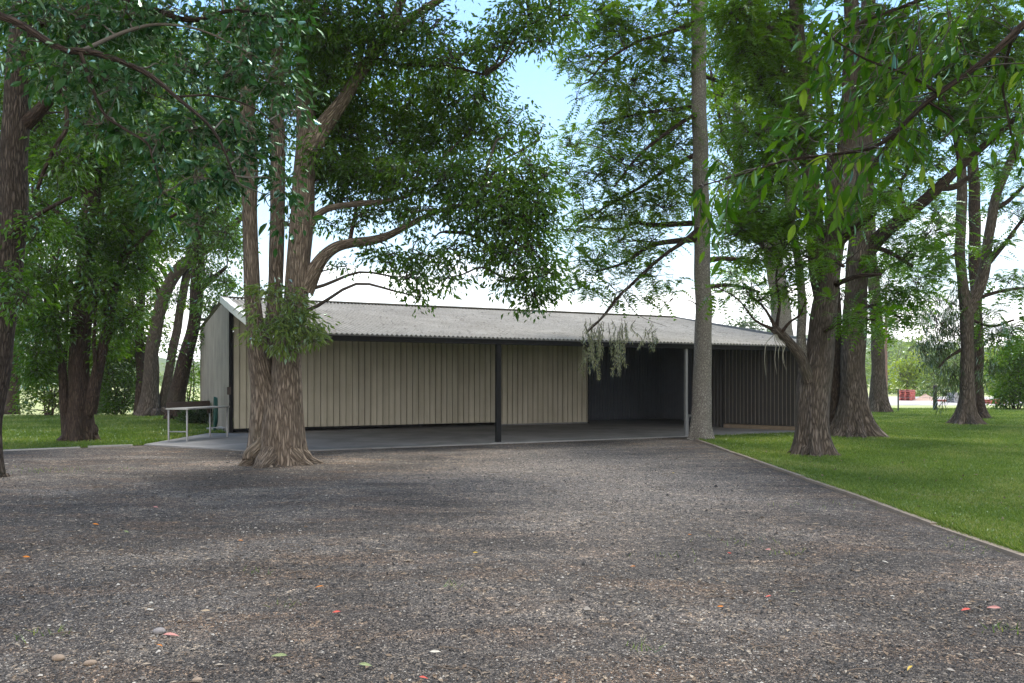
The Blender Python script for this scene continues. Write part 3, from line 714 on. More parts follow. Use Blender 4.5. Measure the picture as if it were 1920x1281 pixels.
# --- main multi-stemmed tree in the gravel
t, Y = tree('camphor_tree', 'big fissured-bark tree with three stems rising from the gravel left of centre', 517, 869)
roots(t, B_MAIN, (.50, 9, .02), 1)
sk = []
stem('trunk', t, yy([(499,869,54,.10),(496,800,56,.08),(495,745,52,.06),(488,690,40,.05),(480,610,33,.05),(475,560,30,.03),(474,500,29,0),(470,400,28,0),(466,300,28,-.1),(463,200,27,-.2),(459,80,26,-.3),(452,-80,24,-.4),(440,-300,16,-.5)], Y), B_MAIN, sk, 40, flare=.8, fh=.28, rough=.04, lobes=5, seed=3, sub=8)
stem('trunk', t, yy([(540,870,60,-.05),(539,800,58,-.05),(538,730,58,-.05),(538,677,54,0),(547,620,46,0),(556,578,43,0),(559,513,43,0),(563,440,43,0),(568,360,40,0),(572,270,38,.1),(573,180,35,.2),(574,80,32,.3),(578,-60,28,.4),(590,-300,18,.5)], Y), B_MAIN, sk, 40, flare=.75, fh=.28, rough=.04, lobes=6, seed=8, sub=8)
stem('trunk', t, yy([(517,871,60,-.05),(518,800,48,-.1),(516,750,34,-.05),(514,715,14,.05)], Y), B_MAIN, sk, 24, flare=.9, fh=.25, rough=.05, lobes=3, seed=15)
stem('trunk', t, yy([(517,700,30,.28),(514,620,30,.35),(514,540,27,.4),(517,460,28,.4),(519,380,28,.4),(520,300,27,.4),(524,200,26,.4),(522,90,23,.4),(512,-80,18,.4)], Y), B_MAIN, sk, 20, base=False, rough=.04, seed=5)
for k, pts in enumerate([
    [(570,545,36),(588,508,28),(606,482,23),(630,464,20),(660,456,18),(700,451,17),(730,442,14),(765,424,11,-.2),(820,398,8,-.4),(900,380,6,-.6)],
    [(576,430,18),(598,402,14),(625,389,12),(670,383,11),(728,377,9),(790,360,6,.3)],
    [(580,285,40),(605,238,32),(640,192,25,-.2),(680,135,22,-.4),(728,68,20,-.6),(775,34,16,-.8),(830,-4,14,-1),(920,-70,9,-1.3)],
    [(700,105,20,-.5),(738,40,18,-.3),(775,-40,14,0)], [(655,455,9),(662,420,7,.1),(668,390,5,.2)],
    [(745,125,8,-.5),(790,122,8,-.7),(850,126,6,-.9),(910,140,4,-1)], [(835,435,7,-.4),(880,440,6,-.6),(930,470,5,-.8),(985,520,4,-1)],
    [(470,330,14),(440,290,10,.3),(400,270,7,.6)], [(570,190,16,.1),(620,150,12,.5),(700,190,8,1.0),(800,240,6,1.2)]]):
    stem('limb', t, yy(pts, Y), B_MAIN if k < 4 else B_DARK, sk, 14 if k < 4 else 8, base=False, rough=.04, seed=20+k, sub=5)
crown('crown', t, sk, [(p[0], p[1], Y+p[4], p[2], p[3], p[5], *(p[6:])) for p in [
 (640,60,90,70,-.8,.9,.75),(720,30,80,60,-1,1.0,.65),(690,110,80,50,-.6,.8,.7),(800,60,80,55,-1,.9,.6),(780,120,80,55,-.3,.8,.65),(860,110,60,50,-.9,.7,.6),(640,150,70,60,.2,.8,.8),
 (690,200,75,50,.8,.8,.8),(770,190,75,55,.9,.8),(850,190,70,60,.4,.8),(905,175,45,50,0,.6,.8),(930,80,45,45,-1,.6),(985,30,55,40,-1.5,.7),(1050,20,55,35,-1.6,.7),(1015,75,35,25,-1.5,.5,.7),
 (900,250,65,50,.6,.7),(820,265,75,50,1,.8),(960,230,35,30,.3,.5,.6),(1010,262,40,28,0,.5,.45),(985,290,30,20,0,.4,.4),(740,265,70,50,1.1,.8,.9),(660,260,65,45,.9,.8,.8),
 (640,330,50,35,.6,.7,.9),(700,330,70,40,.3,.8),(780,335,80,42,-.2,.8),(860,335,75,42,-.5,.8),(930,350,65,45,-.8,.8),(1000,335,50,40,-.9,.6),(960,400,70,48,-1,.8),(1020,400,42,50,-1,.6),(890,410,60,35,-.7,.7,.8),
 (820,395,60,25,-.4,.7,.6),(750,400,45,22,-.1,.6,.5),(690,410,40,22,.2,.5,.4),(980,465,62,42,-1,.7),(910,470,50,32,-.8,.6,.9),(850,470,45,28,-.6,.5,.7),(1010,520,42,36,-1,.6),(950,525,32,24,-.9,.5,.8),(1008,566,24,22,-1,.35,1.2),(985,560,20,16,-1,.3),
 (790,475,45,30,-.3,.5,.7),(735,485,38,26,-.1,.5,.7),(770,520,34,28,-.3,.4,.9),(786,558,18,18,-.3,.3,1.0),(840,520,34,24,-.5,.4,.8),(700,470,30,20,0,.4,.6),(640,500,22,14,.1,.3,.35),(660,425,24,14,.2,.3,.5),
 (620,290,40,40,.6,.6),(650,215,45,40,1.0,.6),(640,375,36,22,.8,.5,.7),(600,60,60,60,-.6,.8),(600,330,40,30,.8,.6,.8),(610,240,45,40,1.0,.6,.7),(490,60,50,60,.8,.7,.7),(500,180,40,50,1.2,.7,.5),(440,150,50,60,1.0,.7,.5),(540,420,22,30,.9,.4,.35),(505,330,20,40,1.0,.4,.3),
 (430,60,50,50,1.2,.8,.9),(525,70,40,60,1.2,.7,.9),(545,170,30,50,1.3,.6,.9),(450,240,40,40,1.3,.7,.8),(430,330,36,40,1.2,.7,.6),(515,260,26,40,1.3,.6,.7),(605,130,50,50,1.0,.8,.9),(610,200,40,40,.9,.7,.9),(590,40,60,50,-1.2,.7,.6),(520,20,60,36,-1.4,.7,.6),(545,130,30,36,-.7,.4,.5),(600,285,34,26,-.5,.4,.6),(660,300,50,36,1.2,.7),(720,395,50,20,.5,.5,.7),(630,420,26,20,.9,.4,.5),(560,-150,150,100,0,1.6,.6),(750,-150,150,100,-.5,1.6,.6),(900,-120,120,80,-1,1.5,.5),(420,-160,130,100,0,1.6,.6),(650,-380,220,140,0,2.0,.35),(560,-160,150,90,-2.2,1.2,.5),(460,-120,110,70,-2.0,1.0,.5)]],
 L_CAMPHOR, B_TWIG, size=.10, dens=.80, sub=.20, aspect=.40, droop=.55)
crown('sprout', t, sk, [(p[0], p[1], Y+p[4], p[2], p[3], p[5], p[6]) for p in [(545,600,40,28,-.75,.25,1.3),(500,600,32,22,-.75,.2,1.0),(575,615,30,32,-.7,.25,1.3),(530,640,34,24,-.85,.2,1.0),(515,560,40,20,-.6,.2,.8),(475,630,18,18,-.75,.15,.8),(592,640,14,14,-.75,.12,1.2),(545,560,34,20,-.6,.2,.7)]],
 leafmat('leaf_sprout', [(.06, .11, .03), (.11, .17, .045), (.17, .22, .07), (.26, .30, .12)], .5, .12), B_TWIGP, size=.125, dens=.42, sub=.15, aspect=.30, droop=.6, twig=.005)['label'] = 'light green leafy sprout low on the trunk'

# --- single straight pale trunk
t, Y = tree('straight_tree', 'slender tree with one straight pale mottled trunk at the corner of the gravel', 1315, 824)
roots(t, B_LIGHT, (.25, 5, 0), 6)
sk = []
stem('trunk', t, yy([(1315,824,38),(1315,780,36),(1316,700,33),(1318,600,31),(1318,500,29),(1316,400,30),(1312,300,29),(1310,200,28),(1311,100,27),(1311,0,26),(1312,-150,22),(1312,-400,15),(1312,-650,8)], Y), B_LIGHT, sk, 28, flare=.5, fh=.3, rough=.03, seed=31, sub=7)
for k, pts in enumerate([
    [(1316,448,13),(1270,452,11,-.2),(1221,461,9,-.5),(1171,492,6,-.7),(1116,509,4,-1)], [(1316,418,11),(1226,422,9,.3),(1191,418,7,.5),(1156,430,5,.7),(1095,425,4,1)],
    [(1316,425,12),(1280,455,9,-.6),(1243,480,7,-1.0),(1165,549,6,-1.5),(1134,590,5,-1.8),(1100,625,3,-2)], [(1310,40,11),(1280,52,9,-.2),(1232,67,7,-.4),(1195,79,6,-.6),(1138,112,4,-.8),(1108,146,3,-1)],
    [(1312,200,10),(1280,203,8,.3),(1195,214,6,.6),(1130,232,4,.9)], [(1312,215,10),(1280,229,8,-.4),(1202,289,6,-.8),(1150,350,4,-1.1)], [(1314,285,11),(1255,315,8,.2),(1202,349,7,.3),(1157,375,5,.4),(1101,409,3,.5)],
    [(1318,490,11),(1360,485,9,.3),(1420,492,6,.6)], [(1318,540,9),(1370,535,7,.2),(1425,548,5,.4)], [(1312,140,9),(1350,155,7,.5),(1400,190,5,.9)], [(1311,-20,12),(1250,-40,9,-.4),(1170,-60,6,-.8)]]):
    stem('limb', t, yy(pts, Y), B_DARK, sk, 7, base=False, rough=.03, seed=40+k, sub=4)
crown('crown', t, sk, [(p[0], p[1], Y+p[4], p[2], p[3], p[5], *(p[6:])) for p in [
 (1180,60,80,40,-.3,1.0),(1110,105,45,28,-.7,.7,.7),(1245,115,55,40,.2,.9),(1170,165,75,42,.5,1.0),(1230,215,70,42,.2,1),(1130,255,50,30,.8,.7,.8),(1205,305,75,42,-.5,1),(1120,330,50,30,-.2,.8,.8),(1235,385,55,32,.2,.9),
 (1140,405,65,28,.6,.9),(1195,452,75,26,-.3,.9,.9),(1110,490,50,26,-.8,.8,.8),(1215,520,55,20,-.8,.8,.7),(1085,540,38,22,-1.2,.6,.7),(1165,545,45,16,-1.3,.6,.6),(1265,25,55,36,0,.9),(1075,430,36,26,.4,.6,.6),(1075,360,28,24,.2,.6,.5),
 (1270,270,40,30,.6,.8,.8),(1270,340,35,28,.8,.8,.8),(1120,20,60,30,-.6,.9,.8),(1260,560,28,14,-.5,.5,.5),(1275,190,35,24,.9,.7),(1180,380,50,25,.7,.8,.7),(1080,185,26,40,-.6,.3,.2),(1065,110,30,24,-.8,.5,.5),(1070,270,34,30,-.3,.6,.6),(1060,330,30,30,-.3,.6,.5),
 (1370,510,38,16,.4,.7,.7),(1405,545,34,16,.4,.6,.7),(1360,170,40,26,.6,.7,.8),(1230,-120,150,80,0,1.8,.3),(1380,-150,150,80,.5,1.8,.3),(1300,-400,180,150,0,2.2,.2)]],
 L_FINE, B_TWIG, kind='frond', size=.26, dens=.85, sub=.30, droop=.25, limb=.022)
# hanging pale sprig in front of the roof
hang = []
for i in range(32):
    x0 = rng.choice([rng.uniform(1092, 1165), rng.uniform(1092, 1165), rng.uniform(1160, 1185), rng.uniform(1190, 1250)]); y0 = 600+rng.uniform(-6, 26); ln = rng.uniform(25, 95)*(1 if x0 < 1170 else .55)
    Yh = Y-2+rng.uniform(-.25, .25)
    pts = [W(x0+rng.normal()*3, y0, Yh), W(x0+rng.normal()*5, y0+ln*.45, Yh), W(x0+rng.normal()*7, y0+ln, Yh)]; hang.append((pts, ln))
b = MB()
for pts, ln in hang: b.tube(pts, [.006, .005, .003], 4, sub=3)
p0 = W(1110, 620, Y-2)
for q in [(1243,480),]: b.tube([W(1180,535,Y-1.45), W(1140,585,Y-1.85), W(1105,615,Y-2), W(1098,630,Y-2)], [.014, .011, .008, .005], 6, sub=4)
b.tube([W(1165,549,Y-1.5), W(1190,585,Y-1.8), W(1215,600,Y-1.9), W(1250,612,Y-2)], [.010, .008, .006, .004], 6, sub=4)
hv, hf, ht, n0 = [], [], [], 0
for pts, ln in hang:
    n = int(ln*1.0)+6; tt = rng.uniform(.05, 1, n)**.7; C = catmull(np.array(pts), 8); P = C[(tt*(len(C)-1)).astype(int)]+rng.normal(size=(n, 3))*.02
    D = np.array([0, 0, -1.])+rng.normal(size=(n, 3))*.55; V, F = leafset(P, D, rng.uniform(.05, .11, n), .016); hv.append(V); hf.append(F+n0); n0 += len(V); ht.append(np.repeat(np.clip(rng.normal(.55, .25, n), 0, 1), 2))
o = mesh('hanging_sprig', np.concatenate(hv), [(np.concatenate(hf), 0)], L_PALE, t, fattr=np.concatenate(ht)); o['label'] = 'pale dry foliage hanging in front of the roof'
b.build('limb', B_TWIGP, t)

# --- nearest big trunk on the right lawn
t, Y = tree('stout_tree', 'stout grey-brown tree with a sawn side stub, nearest trunk on the right lawn', 1526, 853)
roots(t, B_GREY, (.36, 7, 0), 2)
sk = []
stem('trunk', t, yy([(1525,853,62),(1523,800,58),(1524,747,58),(1527,700,60),(1533,665,53),(1539,625,48),(1546,575,46),(1555,515,44),(1565,450,42),(1574,400,46),(1583,340,42),(1588,280,38),(1592,200,34),(1596,50,28),(1602,-200,18)], Y), B_GREY, sk, 40, flare=.85, fh=.36, rough=.05, lobes=6, seed=51, sub=8)
stem('trunk', t, yy([(1546,560,40,.1),(1536,500,36,.2),(1528,430,32,.3),(1518,330,28,.3),(1507,210,26,.3),(1497,90,25,.2),(1488,-60,22,.2),(1480,-300,12,.2)], Y), B_GREY, sk, 18, base=False, rough=.04, seed=52)
stem('trunk', t, yy([(1518,720,22,-.05),(1503,655,18,0),(1501,570,16,.1),(1497,490,15,.2),(1486,430,13,.3),(1478,360,11,.4),(1476,260,8,.5)], Y), B_LIGHT, sk, 14, base=False, rough=.04, seed=53)
o = stem('stub', t, yy([(1516,715,22,-.2),(1500,672,20,-.3),(1477,641,18,-.4),(1451,616,17,-.5)], Y), B_GREY, sk, 14, base=False, rough=.05, seed=54)
for k, pts in enumerate([
    [(1458,622,9,-.5),(1440,590,5,-.5),(1425,570,4,-.5),(1400,545,3,-.5)], [(1462,628,8,-.5),(1480,605,5,-.6),(1500,590,4,-.7),(1512,560,3,-.8)], [(1455,620,8,-.5),(1462,570,5,-.4),(1455,520,4,-.4),(1470,470,3,-.3)],
    [(1450,618,7,-.5),(1415,600,4,-.6),(1385,560,3,-.7),(1340,535,2,-.8)],
    [(1560,470,20),(1600,430,14,-.5),(1640,400,9,-.9)], [(1552,540,14),(1600,520,9,-.7),(1650,515,6,-1.2)], [(1545,620,10,-.4),(1590,600,7,-.9),(1640,600,4,-1.3)], [(1515,310,12,.3),(1470,280,8,0),(1420,250,5,-.3)], [(1497,90,12,.2),(1440,50,8,0),(1380,20,5,-.3)],
    [(1508,230,10,.3),(1450,190,8,.6),(1420,130,6,.9),(1440,60,4,1)], [(1590,250,14),(1650,190,10,-.3),(1700,110,7,-.6)], [(1536,500,12),(1560,490,9,-.9),(1580,500,6,-1.3)]]):
    stem('limb', t, yy(pts, Y), B_DARK, sk, 7, base=False, rough=.03, seed=60+k, sub=4)
crown('crown', t, sk, [(p[0], p[1], Y+p[4], p[2], p[3], p[5], *(p[6:])) for p in [
 (1480,420,45,30,-.6,.7,.9),(1510,395,40,35,-.7,.7,.8),(1545,400,22,24,-.9,.4,.3),(1520,480,34,30,-1,.6,.7),(1590,490,26,22,-1,.5,.25),(1490,500,28,26,-.8,.5,.6),(1575,560,26,14,-1.1,.4,.4),(1565,595,18,12,-1,.3,.4),(1610,600,24,16,-1.2,.4,.9),(1640,590,26,18,-1.3,.5,.7),
 (1450,330,55,40,.2,.8),(1420,260,50,40,-.2,.8),(1480,240,45,45,.2,.8),(1450,150,50,50,.5,.9),(1400,90,55,45,.1,.9),(1460,50,45,45,.6,.9),(1380,25,50,35,-.2,.8),(1530,250,40,45,.5,.7,.8),(1540,120,45,55,.6,.8,.8),(1640,380,40,35,-.8,.7,.8),(1660,170,55,45,-.3,.9),(1700,90,55,45,-.5,.9),(1650,60,50,45,.2,.8),
 (1410,560,36,18,-.5,.5,.6),(1470,545,30,20,-.5,.5,.6),(1380,440,45,24,-.4,.7,.7),(1430,470,40,28,-.4,.6,.8),(1420,400,45,35,-.3,.7,.8),(1350,545,26,12,-.8,.4,.5),
 (1560,-120,150,90,0,1.8,.3),(1420,-130,120,80,0,1.6,.3),(1680,-120,140,80,0,1.6,.3),(1560,-360,180,140,0,2.0,.2)]],
 L_FEATHER, B_TWIG, kind='frond', size=.24, dens=.95, sub=.24, droop=.3, limb=.022)
# drooping lichen-grey twig on the stub
b = MB()
for x0, l in ((1436, 58), (1455, 56), (1467, 34), (1472, 50), (1462, 26)):
    a0 = W(1455, 624, Y-.5); b.tube([a0, W((x0+1455)/2-3, 636, Y-.6), W(x0, 646, Y-.65), W(x0-3+rng.normal()*2, 646+l*.5, Y-.65), W(x0+rng.normal()*3, 646+l, Y-.65)], [.012, .009, .008, .007, .005], 5, sub=4, rough=.15)
b.build('hanging_sprig', simple('lichen', (.20, .195, .155), .9, var=.3, sc=20), t)['label'] = 'pale lichen-covered twigs hanging from the stub'

# --- pair behind it
t, Y = tree('twin_trunk_tree', 'large double-trunked tree behind the stout one, with a long limb reaching right', 1598, 819)
roots(t, B_GREY, (.46, 7, 0), 3)
sk = []
stem('trunk', t, yy([(1600,819,56),(1598,770,47),(1599,700,42),(1601,640,39),(1604,560,39),(1608,480,40),(1612,400,37),(1617,300,33),(1620,200,30),(1624,80,26),(1630,-150,20)], Y), B_GREY, sk, 36, flare=1.1, fh=.42, rough=.07, lobes=7, seed=71, sub=8)
stem('trunk', t, yy([(1567,814,32,.4),(1567,760,28,.4),(1567,700,25,.4),(1566,640,23,.4),(1563,560,22,.4),(1561,480,23,.4),(1560,380,20,.5),(1556,250,15,.6),(1550,100,10,.8)], Y), B_DARK, sk, 22, flare=.5, fh=.3, rough=.06, seed=72)
for k, pts in enumerate([[(1612,492,34),(1650,445,27,-.2),(1690,412,25,-.4),(1730,378,23,-.6),(1765,345,20,-.8),(1800,312,16,-.9),(1850,270,12,-1),(1915,212,9,-1.1)], [(1755,352,14,-.7),(1790,350,12,-.7),(1820,330,9,-.6)], [(1612,460,12),(1660,470,9,-.4),(1710,500,6,-.8)],
    [(1618,330,14),(1660,280,10,.2),(1700,215,8,.4),(1710,120,5,.6)], [(1700,405,8,-.4),(1690,350,6,-.3),(1715,290,4,-.2)], [(1606,580,9),(1650,575,7,-.2),(1690,600,4,-.4)], [(1800,312,9,-.9),(1790,250,7,-.9),(1770,180,5,-.9)]]):
    stem('limb', t, yy(pts, Y), B_DARK, sk, 10, base=False, rough=.04, seed=80+k, sub=5)
crown('crown', t, sk, [(p[0], p[1], Y+p[4], p[2], p[3], p[5], *(p[6:])) for p in [
 (1680,320,42,34,0,1,.8),(1720,250,42,36,.2,1,.8),(1690,215,45,36,.4,1,.8),(1740,160,50,45,.3,1.1),(1780,90,55,50,0,1.1),(1700,480,50,26,-.6,.9,.7),(1665,430,36,24,-.4,.8,.7),(1740,440,36,22,-.6,.7,.6),(1720,540,36,20,-.7,.7,.8),(1690,580,34,20,-.4,.7,.8),(1655,545,28,24,-.3,.7,.7),(1670,610,26,14,-.4,.5,.8),
 (1650,505,26,22,-.5,.6,.5),(1760,400,30,24,-.8,.6,.5),(1830,250,42,30,-.9,.8,.8),(1880,200,45,36,-1,.9,.8),(1800,200,45,40,-.9,.9,.8),(1850,130,55,45,-.6,1),(1900,80,50,50,-.8,1),(1840,40,60,45,-.3,1,.9),(1650,280,30,30,.4,.8,.7),(1640,140,40,40,.4,.9,.7),(1760,310,24,20,-.8,.5,.6),(1860,310,30,20,-.9,.6,.4),
 (1750,-100,160,80,0,2,.3),(1880,-100,120,80,-.5,1.8,.3)]], L_FEATHER, B_TWIG, kind='frond', size=.30, dens=.8, sub=.30, droop=.25, limb=.022)

# --- behind the shed
t, Y = tree('forked_tree', 'pale forked tree standing behind the right end of the shed roof', 1482, 775, Y=36.0)
sk = []
stem('trunk', t, yy([(1482,775,40),(1476,700,38),(1468,620,36),(1458,540,33),(1450,480,30),(1430,435,24,.3),(1405,385,20,.5),(1388,320,18,.6),(1383,230,15,.7),(1378,100,11,.8),(1372,-60,7,.8)], Y), B_LIGHT, sk, 18, flare=.4, rough=.04, seed=91)
stem('trunk', t, yy([(1455,500,22),(1470,440,18,-.3),(1484,400,16,-.5),(1488,300,13,-.6),(1480,180,10,-.7),(1470,40,7,-.8)], Y), B_LIGHT, sk, 12, base=False, seed=92)
for k, pts in enumerate([[(1388,320,10,.6),(1360,270,8,.4),(1345,200,6,.2),(1330,120,4,0)], [(1383,230,9,.7),(1410,170,7,.6),(1420,110,6,.5),(1405,60,4,.4)], [(1405,385,9,.5),(1440,330,7,.2),(1460,270,5,0)], [(1488,300,8,-.6),(1450,250,6,-.6),(1420,200,5,-.7),(1400,150,4,-.8)], [(1378,120,8,.8),(1350,60,6,.6),(1335,10,4,.4)], [(1480,170,7,-.7),(1440,120,5,-.6),(1425,70,4,-.6)], [(1450,440,8),(1490,410,6),(1530,400,4)]]): stem('limb', t, yy(pts, Y), B_DARK, sk, 7, base=False, rough=.04, seed=200+k, sub=4)
crown('crown', t, sk, [(p[0], p[1], Y+p[4], p[2], p[3], p[5], *(p[6:])) for p in [
 (1410,60,70,60,.5,1.8),(1370,150,55,55,.8,1.6),(1450,180,50,50,-.5,1.6),(1400,250,65,45,.6,1.6),(1370,335,45,45,.5,1.3,.9),(1430,345,50,45,.2,1.3),(1395,420,60,34,.4,1.4),(1345,60,40,60,.8,1.5,.8),(1350,240,30,50,.5,1.2,.7),(1445,420,45,35,-.4,1.2),(1350,400,30,30,.4,1,.6),(1480,90,50,50,-.8,1.5),(1440,490,40,24,-.4,1,.7),(1390,490,40,20,.2,1,.6),(1500,330,30,50,-.9,1.2,.7),(1520,180,40,60,-.9,1.4,.7),(1430,-40,120,60,0,2,.5)]],
 L_BRIGHT, B_TWIG, size=.19, dens=.8, sub=.42, aspect=.42, droop=.3, twig=.012)

# --- far right trees
t, Y = tree('lawn_tree', 'upright dark trunk at the far edge of the lawn, behind the double-trunked tree', 1648, 773)
sk = []
stem('trunk', t, yy([(1648,773,28),(1648,730,24),(1647,680,22),(1643,600,21),(1638,520,20),(1632,460,22),(1630,380,18),(1630,250,12),(1632,100,6)], Y), B_GREY, sk, 24, flare=1.0, fh=.7, rough=.07, lobes=6, seed=95)
for k, pts in enumerate([[(1636,520,9),(1670,500,6),(1710,480,4)], [(1631,400,8),(1675,350,6),(1710,320,4)]]): stem('limb', t, yy(pts, Y), B_DARK, sk, 7, base=False, seed=97+k, sub=4)
crown('crown', t, sk, [(p[0], p[1], Y+p[4], p[2], p[3], p[5], *(p[6:])) for p in [(1670,470,40,36,0,1.2,.6),(1715,460,36,28,.2,1,.5),(1690,370,45,40,.3,1.2,.6),(1660,290,40,40,.3,1.2,.6),(1740,370,36,36,.3,1.1,.4),(1640,180,50,60,0,1.6,.7),(1700,540,34,22,-.3,.9,.5),(1650,590,18,26,0,.7,.6)]], L_FEATHER, B_TWIG, kind='frond', size=.5, dens=.6, sub=.5, droop=.3, limb=.02)

t, Y = tree('forked_lawn_tree', 'dark lawn tree at right whose trunk forks into an upright and a right-leaning stem', 1809, 796)
roots(t, B_GREY, (.30, 6, 0), 4)
sk = []
stem('trunk', t, yy([(1810,796,30),(1811,760,27),(1812,700,24),(1812,640,23),(1813,585,23),(1809,550,20),(1803,510,17),(1800,460,18),(1801,380,18),(1803,320,16),(1795,250,10),(1788,150,8),(1780,20,5)], Y), B_GREY, sk, 28, flare=1.8, fh=.34, rough=.05, lobes=6, seed=101, sub=7)
stem('trunk', t, yy([(1816,585,24),(1829,552,22),(1845,505,20),(1853,455,18),(1862,400,17),(1872,360,16),(1890,310,14),(1913,250,12),(1940,150,9),(1965,20,6)], Y), B_GREY, sk, 14, base=False, rough=.04, seed=102)
for k, pts in enumerate([[(1866,392,10),(1893,375,8),(1925,340,6)], [(1852,495,11),(1885,455,8),(1925,400,6)], [(1855,480,7),(1900,440,5)], [(1803,470,7),(1770,490,5),(1735,520,4)], [(1812,650,7),(1780,670,5),(1760,690,4)], [(1800,430,7),(1760,450,5),(1730,480,4)], [(1830,560,7),(1880,545,6),(1930,540,5)], [(1822,600,6),(1860,612,5),(1900,600,4)], [(1803,320,8),(1825,230,6),(1860,150,5)]]): stem('limb', t, yy(pts, Y), B_DARK, sk, 8, base=False, rough=.04, seed=110+k, sub=4)
crown('crown', t, sk, [(p[0], p[1], Y+p[4], p[2], p[3], p[5], *(p[6:])) for p in [(1760,300,34,40,0,1,.4),(1745,420,34,28,-.4,.9,.4),(1760,480,45,30,-.3,1,.7),(1730,520,38,28,-.4,.9,.6),(1870,470,36,20,0,.9,.5),(1890,530,40,26,.2,1,.6),(1900,400,30,36,.2,.9,.5),(1870,220,45,36,0,1,.5),(1830,150,50,45,0,1.1,.5),(1890,280,34,30,0,.9,.4),(1780,210,34,40,0,.9,.5),(1905,330,26,24,0,.7,.5),(1850,590,34,18,0,.8,.6),(1900,620,34,30,0,.8,.8)]], L_FEATHER, B_TWIG, kind='frond', size=.36, dens=.75, sub=.36, droop=.4, limb=.018)
crown('hanging_foliage', t, sk, [(p[0], p[1], Y+p[4], p[2], p[3], p[5], *(p[6:])) for p in [(1750,610,40,30,.2,.7,1.0),(1735,660,14,34,.1,.4,1.2),(1765,660,16,44,.3,.4,1.2),(1785,620,22,40,.5,.5,1.1),(1785,700,14,34,.4,.4,1.2),(1775,740,10,20,.3,.3,1.0),(1795,560,26,30,.3,.6,.8),(1745,570,36,20,0,.7,.7),(1870,640,28,40,.5,.6,.7),(1855,700,20,40,.5,.5,.6)]], L_CASU, B_TWIG, size=.20, dens=.34, sub=.20, aspect=.085, droop=2.0, limb=.014)
t, Y = tree('slim_lawn_tree', 'slim straight dark trunk close behind the right-hand forked tree', 1834, 785)
sk = []
stem('trunk', t, yy([(1834,785,24),(1833,740,19),(1832,640,18),(1830,560,18),(1828,480,20),(1826,400,19),(1824,320,18),(1822,220,14),(1818,80,10),(1815,-60,6)], Y), B_DARK, sk, 24, flare=1.3, fh=.4, rough=.05, seed=121)
crown('crown', t, sk, [(p[0], p[1], Y+p[4], p[2], p[3], p[5], *(p[6:])) for p in [(1850,330,40,30,.5,1,.35),(1790,380,36,30,.5,1,.3),(1870,130,50,45,.5,1.4,.5),(1780,120,50,45,.5,1.4,.5),(1820,20,70,50,.5,1.6,.6),(1900,180,36,50,.5,1.2,.5)]], L_FEATHER, B_TWIG, kind='frond', size=.4, dens=.7, sub=.4, droop=.3, limb=.018)

# --- left side
t, Y = tree('leaning_tree', 'reddish-barked trunk leaning into the left edge of the gravel', -20, 895)
sk = []
stem('trunk', t, yy([(-20,895,46),(-14,800,40),(2,650,42),(17,450,48),(28,300,47),(36,180,44),(52,-50,40),(70,-400,32),(80,-800,18)], Y), B_DARK if False else bark('bark_red_brown', (.012, .010, .008), (.052, .041, .034), (.125, .10, .084), 1.0, .15, .9), sk, 28, flare=.5, fh=.22, rough=.035, seed=131, sub=8)
for k, pts in enumerate([[(50,232,26),(80,205,22,-.2),(105,175,18,-.4),(122,155,15,-.5),(135,110,12,-.6),(160,40,10,-.7),(190,-60,7,-.8)], [(119,158,9,-.5),(126,210,8,-.5),(123,245,8,-.5),(108,268,8,-.5),(90,305,7,-.4),(72,355,6,-.4)], [(20,440,10,-.2),(70,400,8,-.6),(130,370,5,-1)], [(30,290,9,.2),(-20,250,7,.4)], [(44,60,16),(120,20,12,.4),(200,10,9,.8),(300,30,7,1.2)]]): stem('limb', t, yy(pts, Y), B_DARK, sk, 9, base=False, rough=.04, seed=140+k, sub=5)
crown('crown', t, sk, [(p[0], p[1], Y+p[4], p[2], p[3], p[5], *(p[6:])) for p in [(20,40,60,45,.6,.8),(110,60,60,50,.4,.8),(100,140,40,36,0,.6,.6),(5,330,36,50,.6,.6,.6),(120,310,40,36,-.4,.5,.6),(70,430,40,36,-.3,.5,.5),(10,530,30,40,-.4,.4,.7),(40,560,30,24,-.5,.4,.6),(180,40,60,45,.8,.8),(260,60,60,50,1.2,.8),(-20,200,40,60,.6,.6),(180,230,50,50,.5,.7,.6),(220,150,50,45,1,.7,.6),(60,-150,150,90,0,1.5,.3),(250,-150,140,90,.5,1.5,.3),(80,-420,200,160,0,1.8,.2)]], L_CAMPHOR, B_TWIG, size=.10, dens=1.0, sub=.20, aspect=.42, droop=.4)

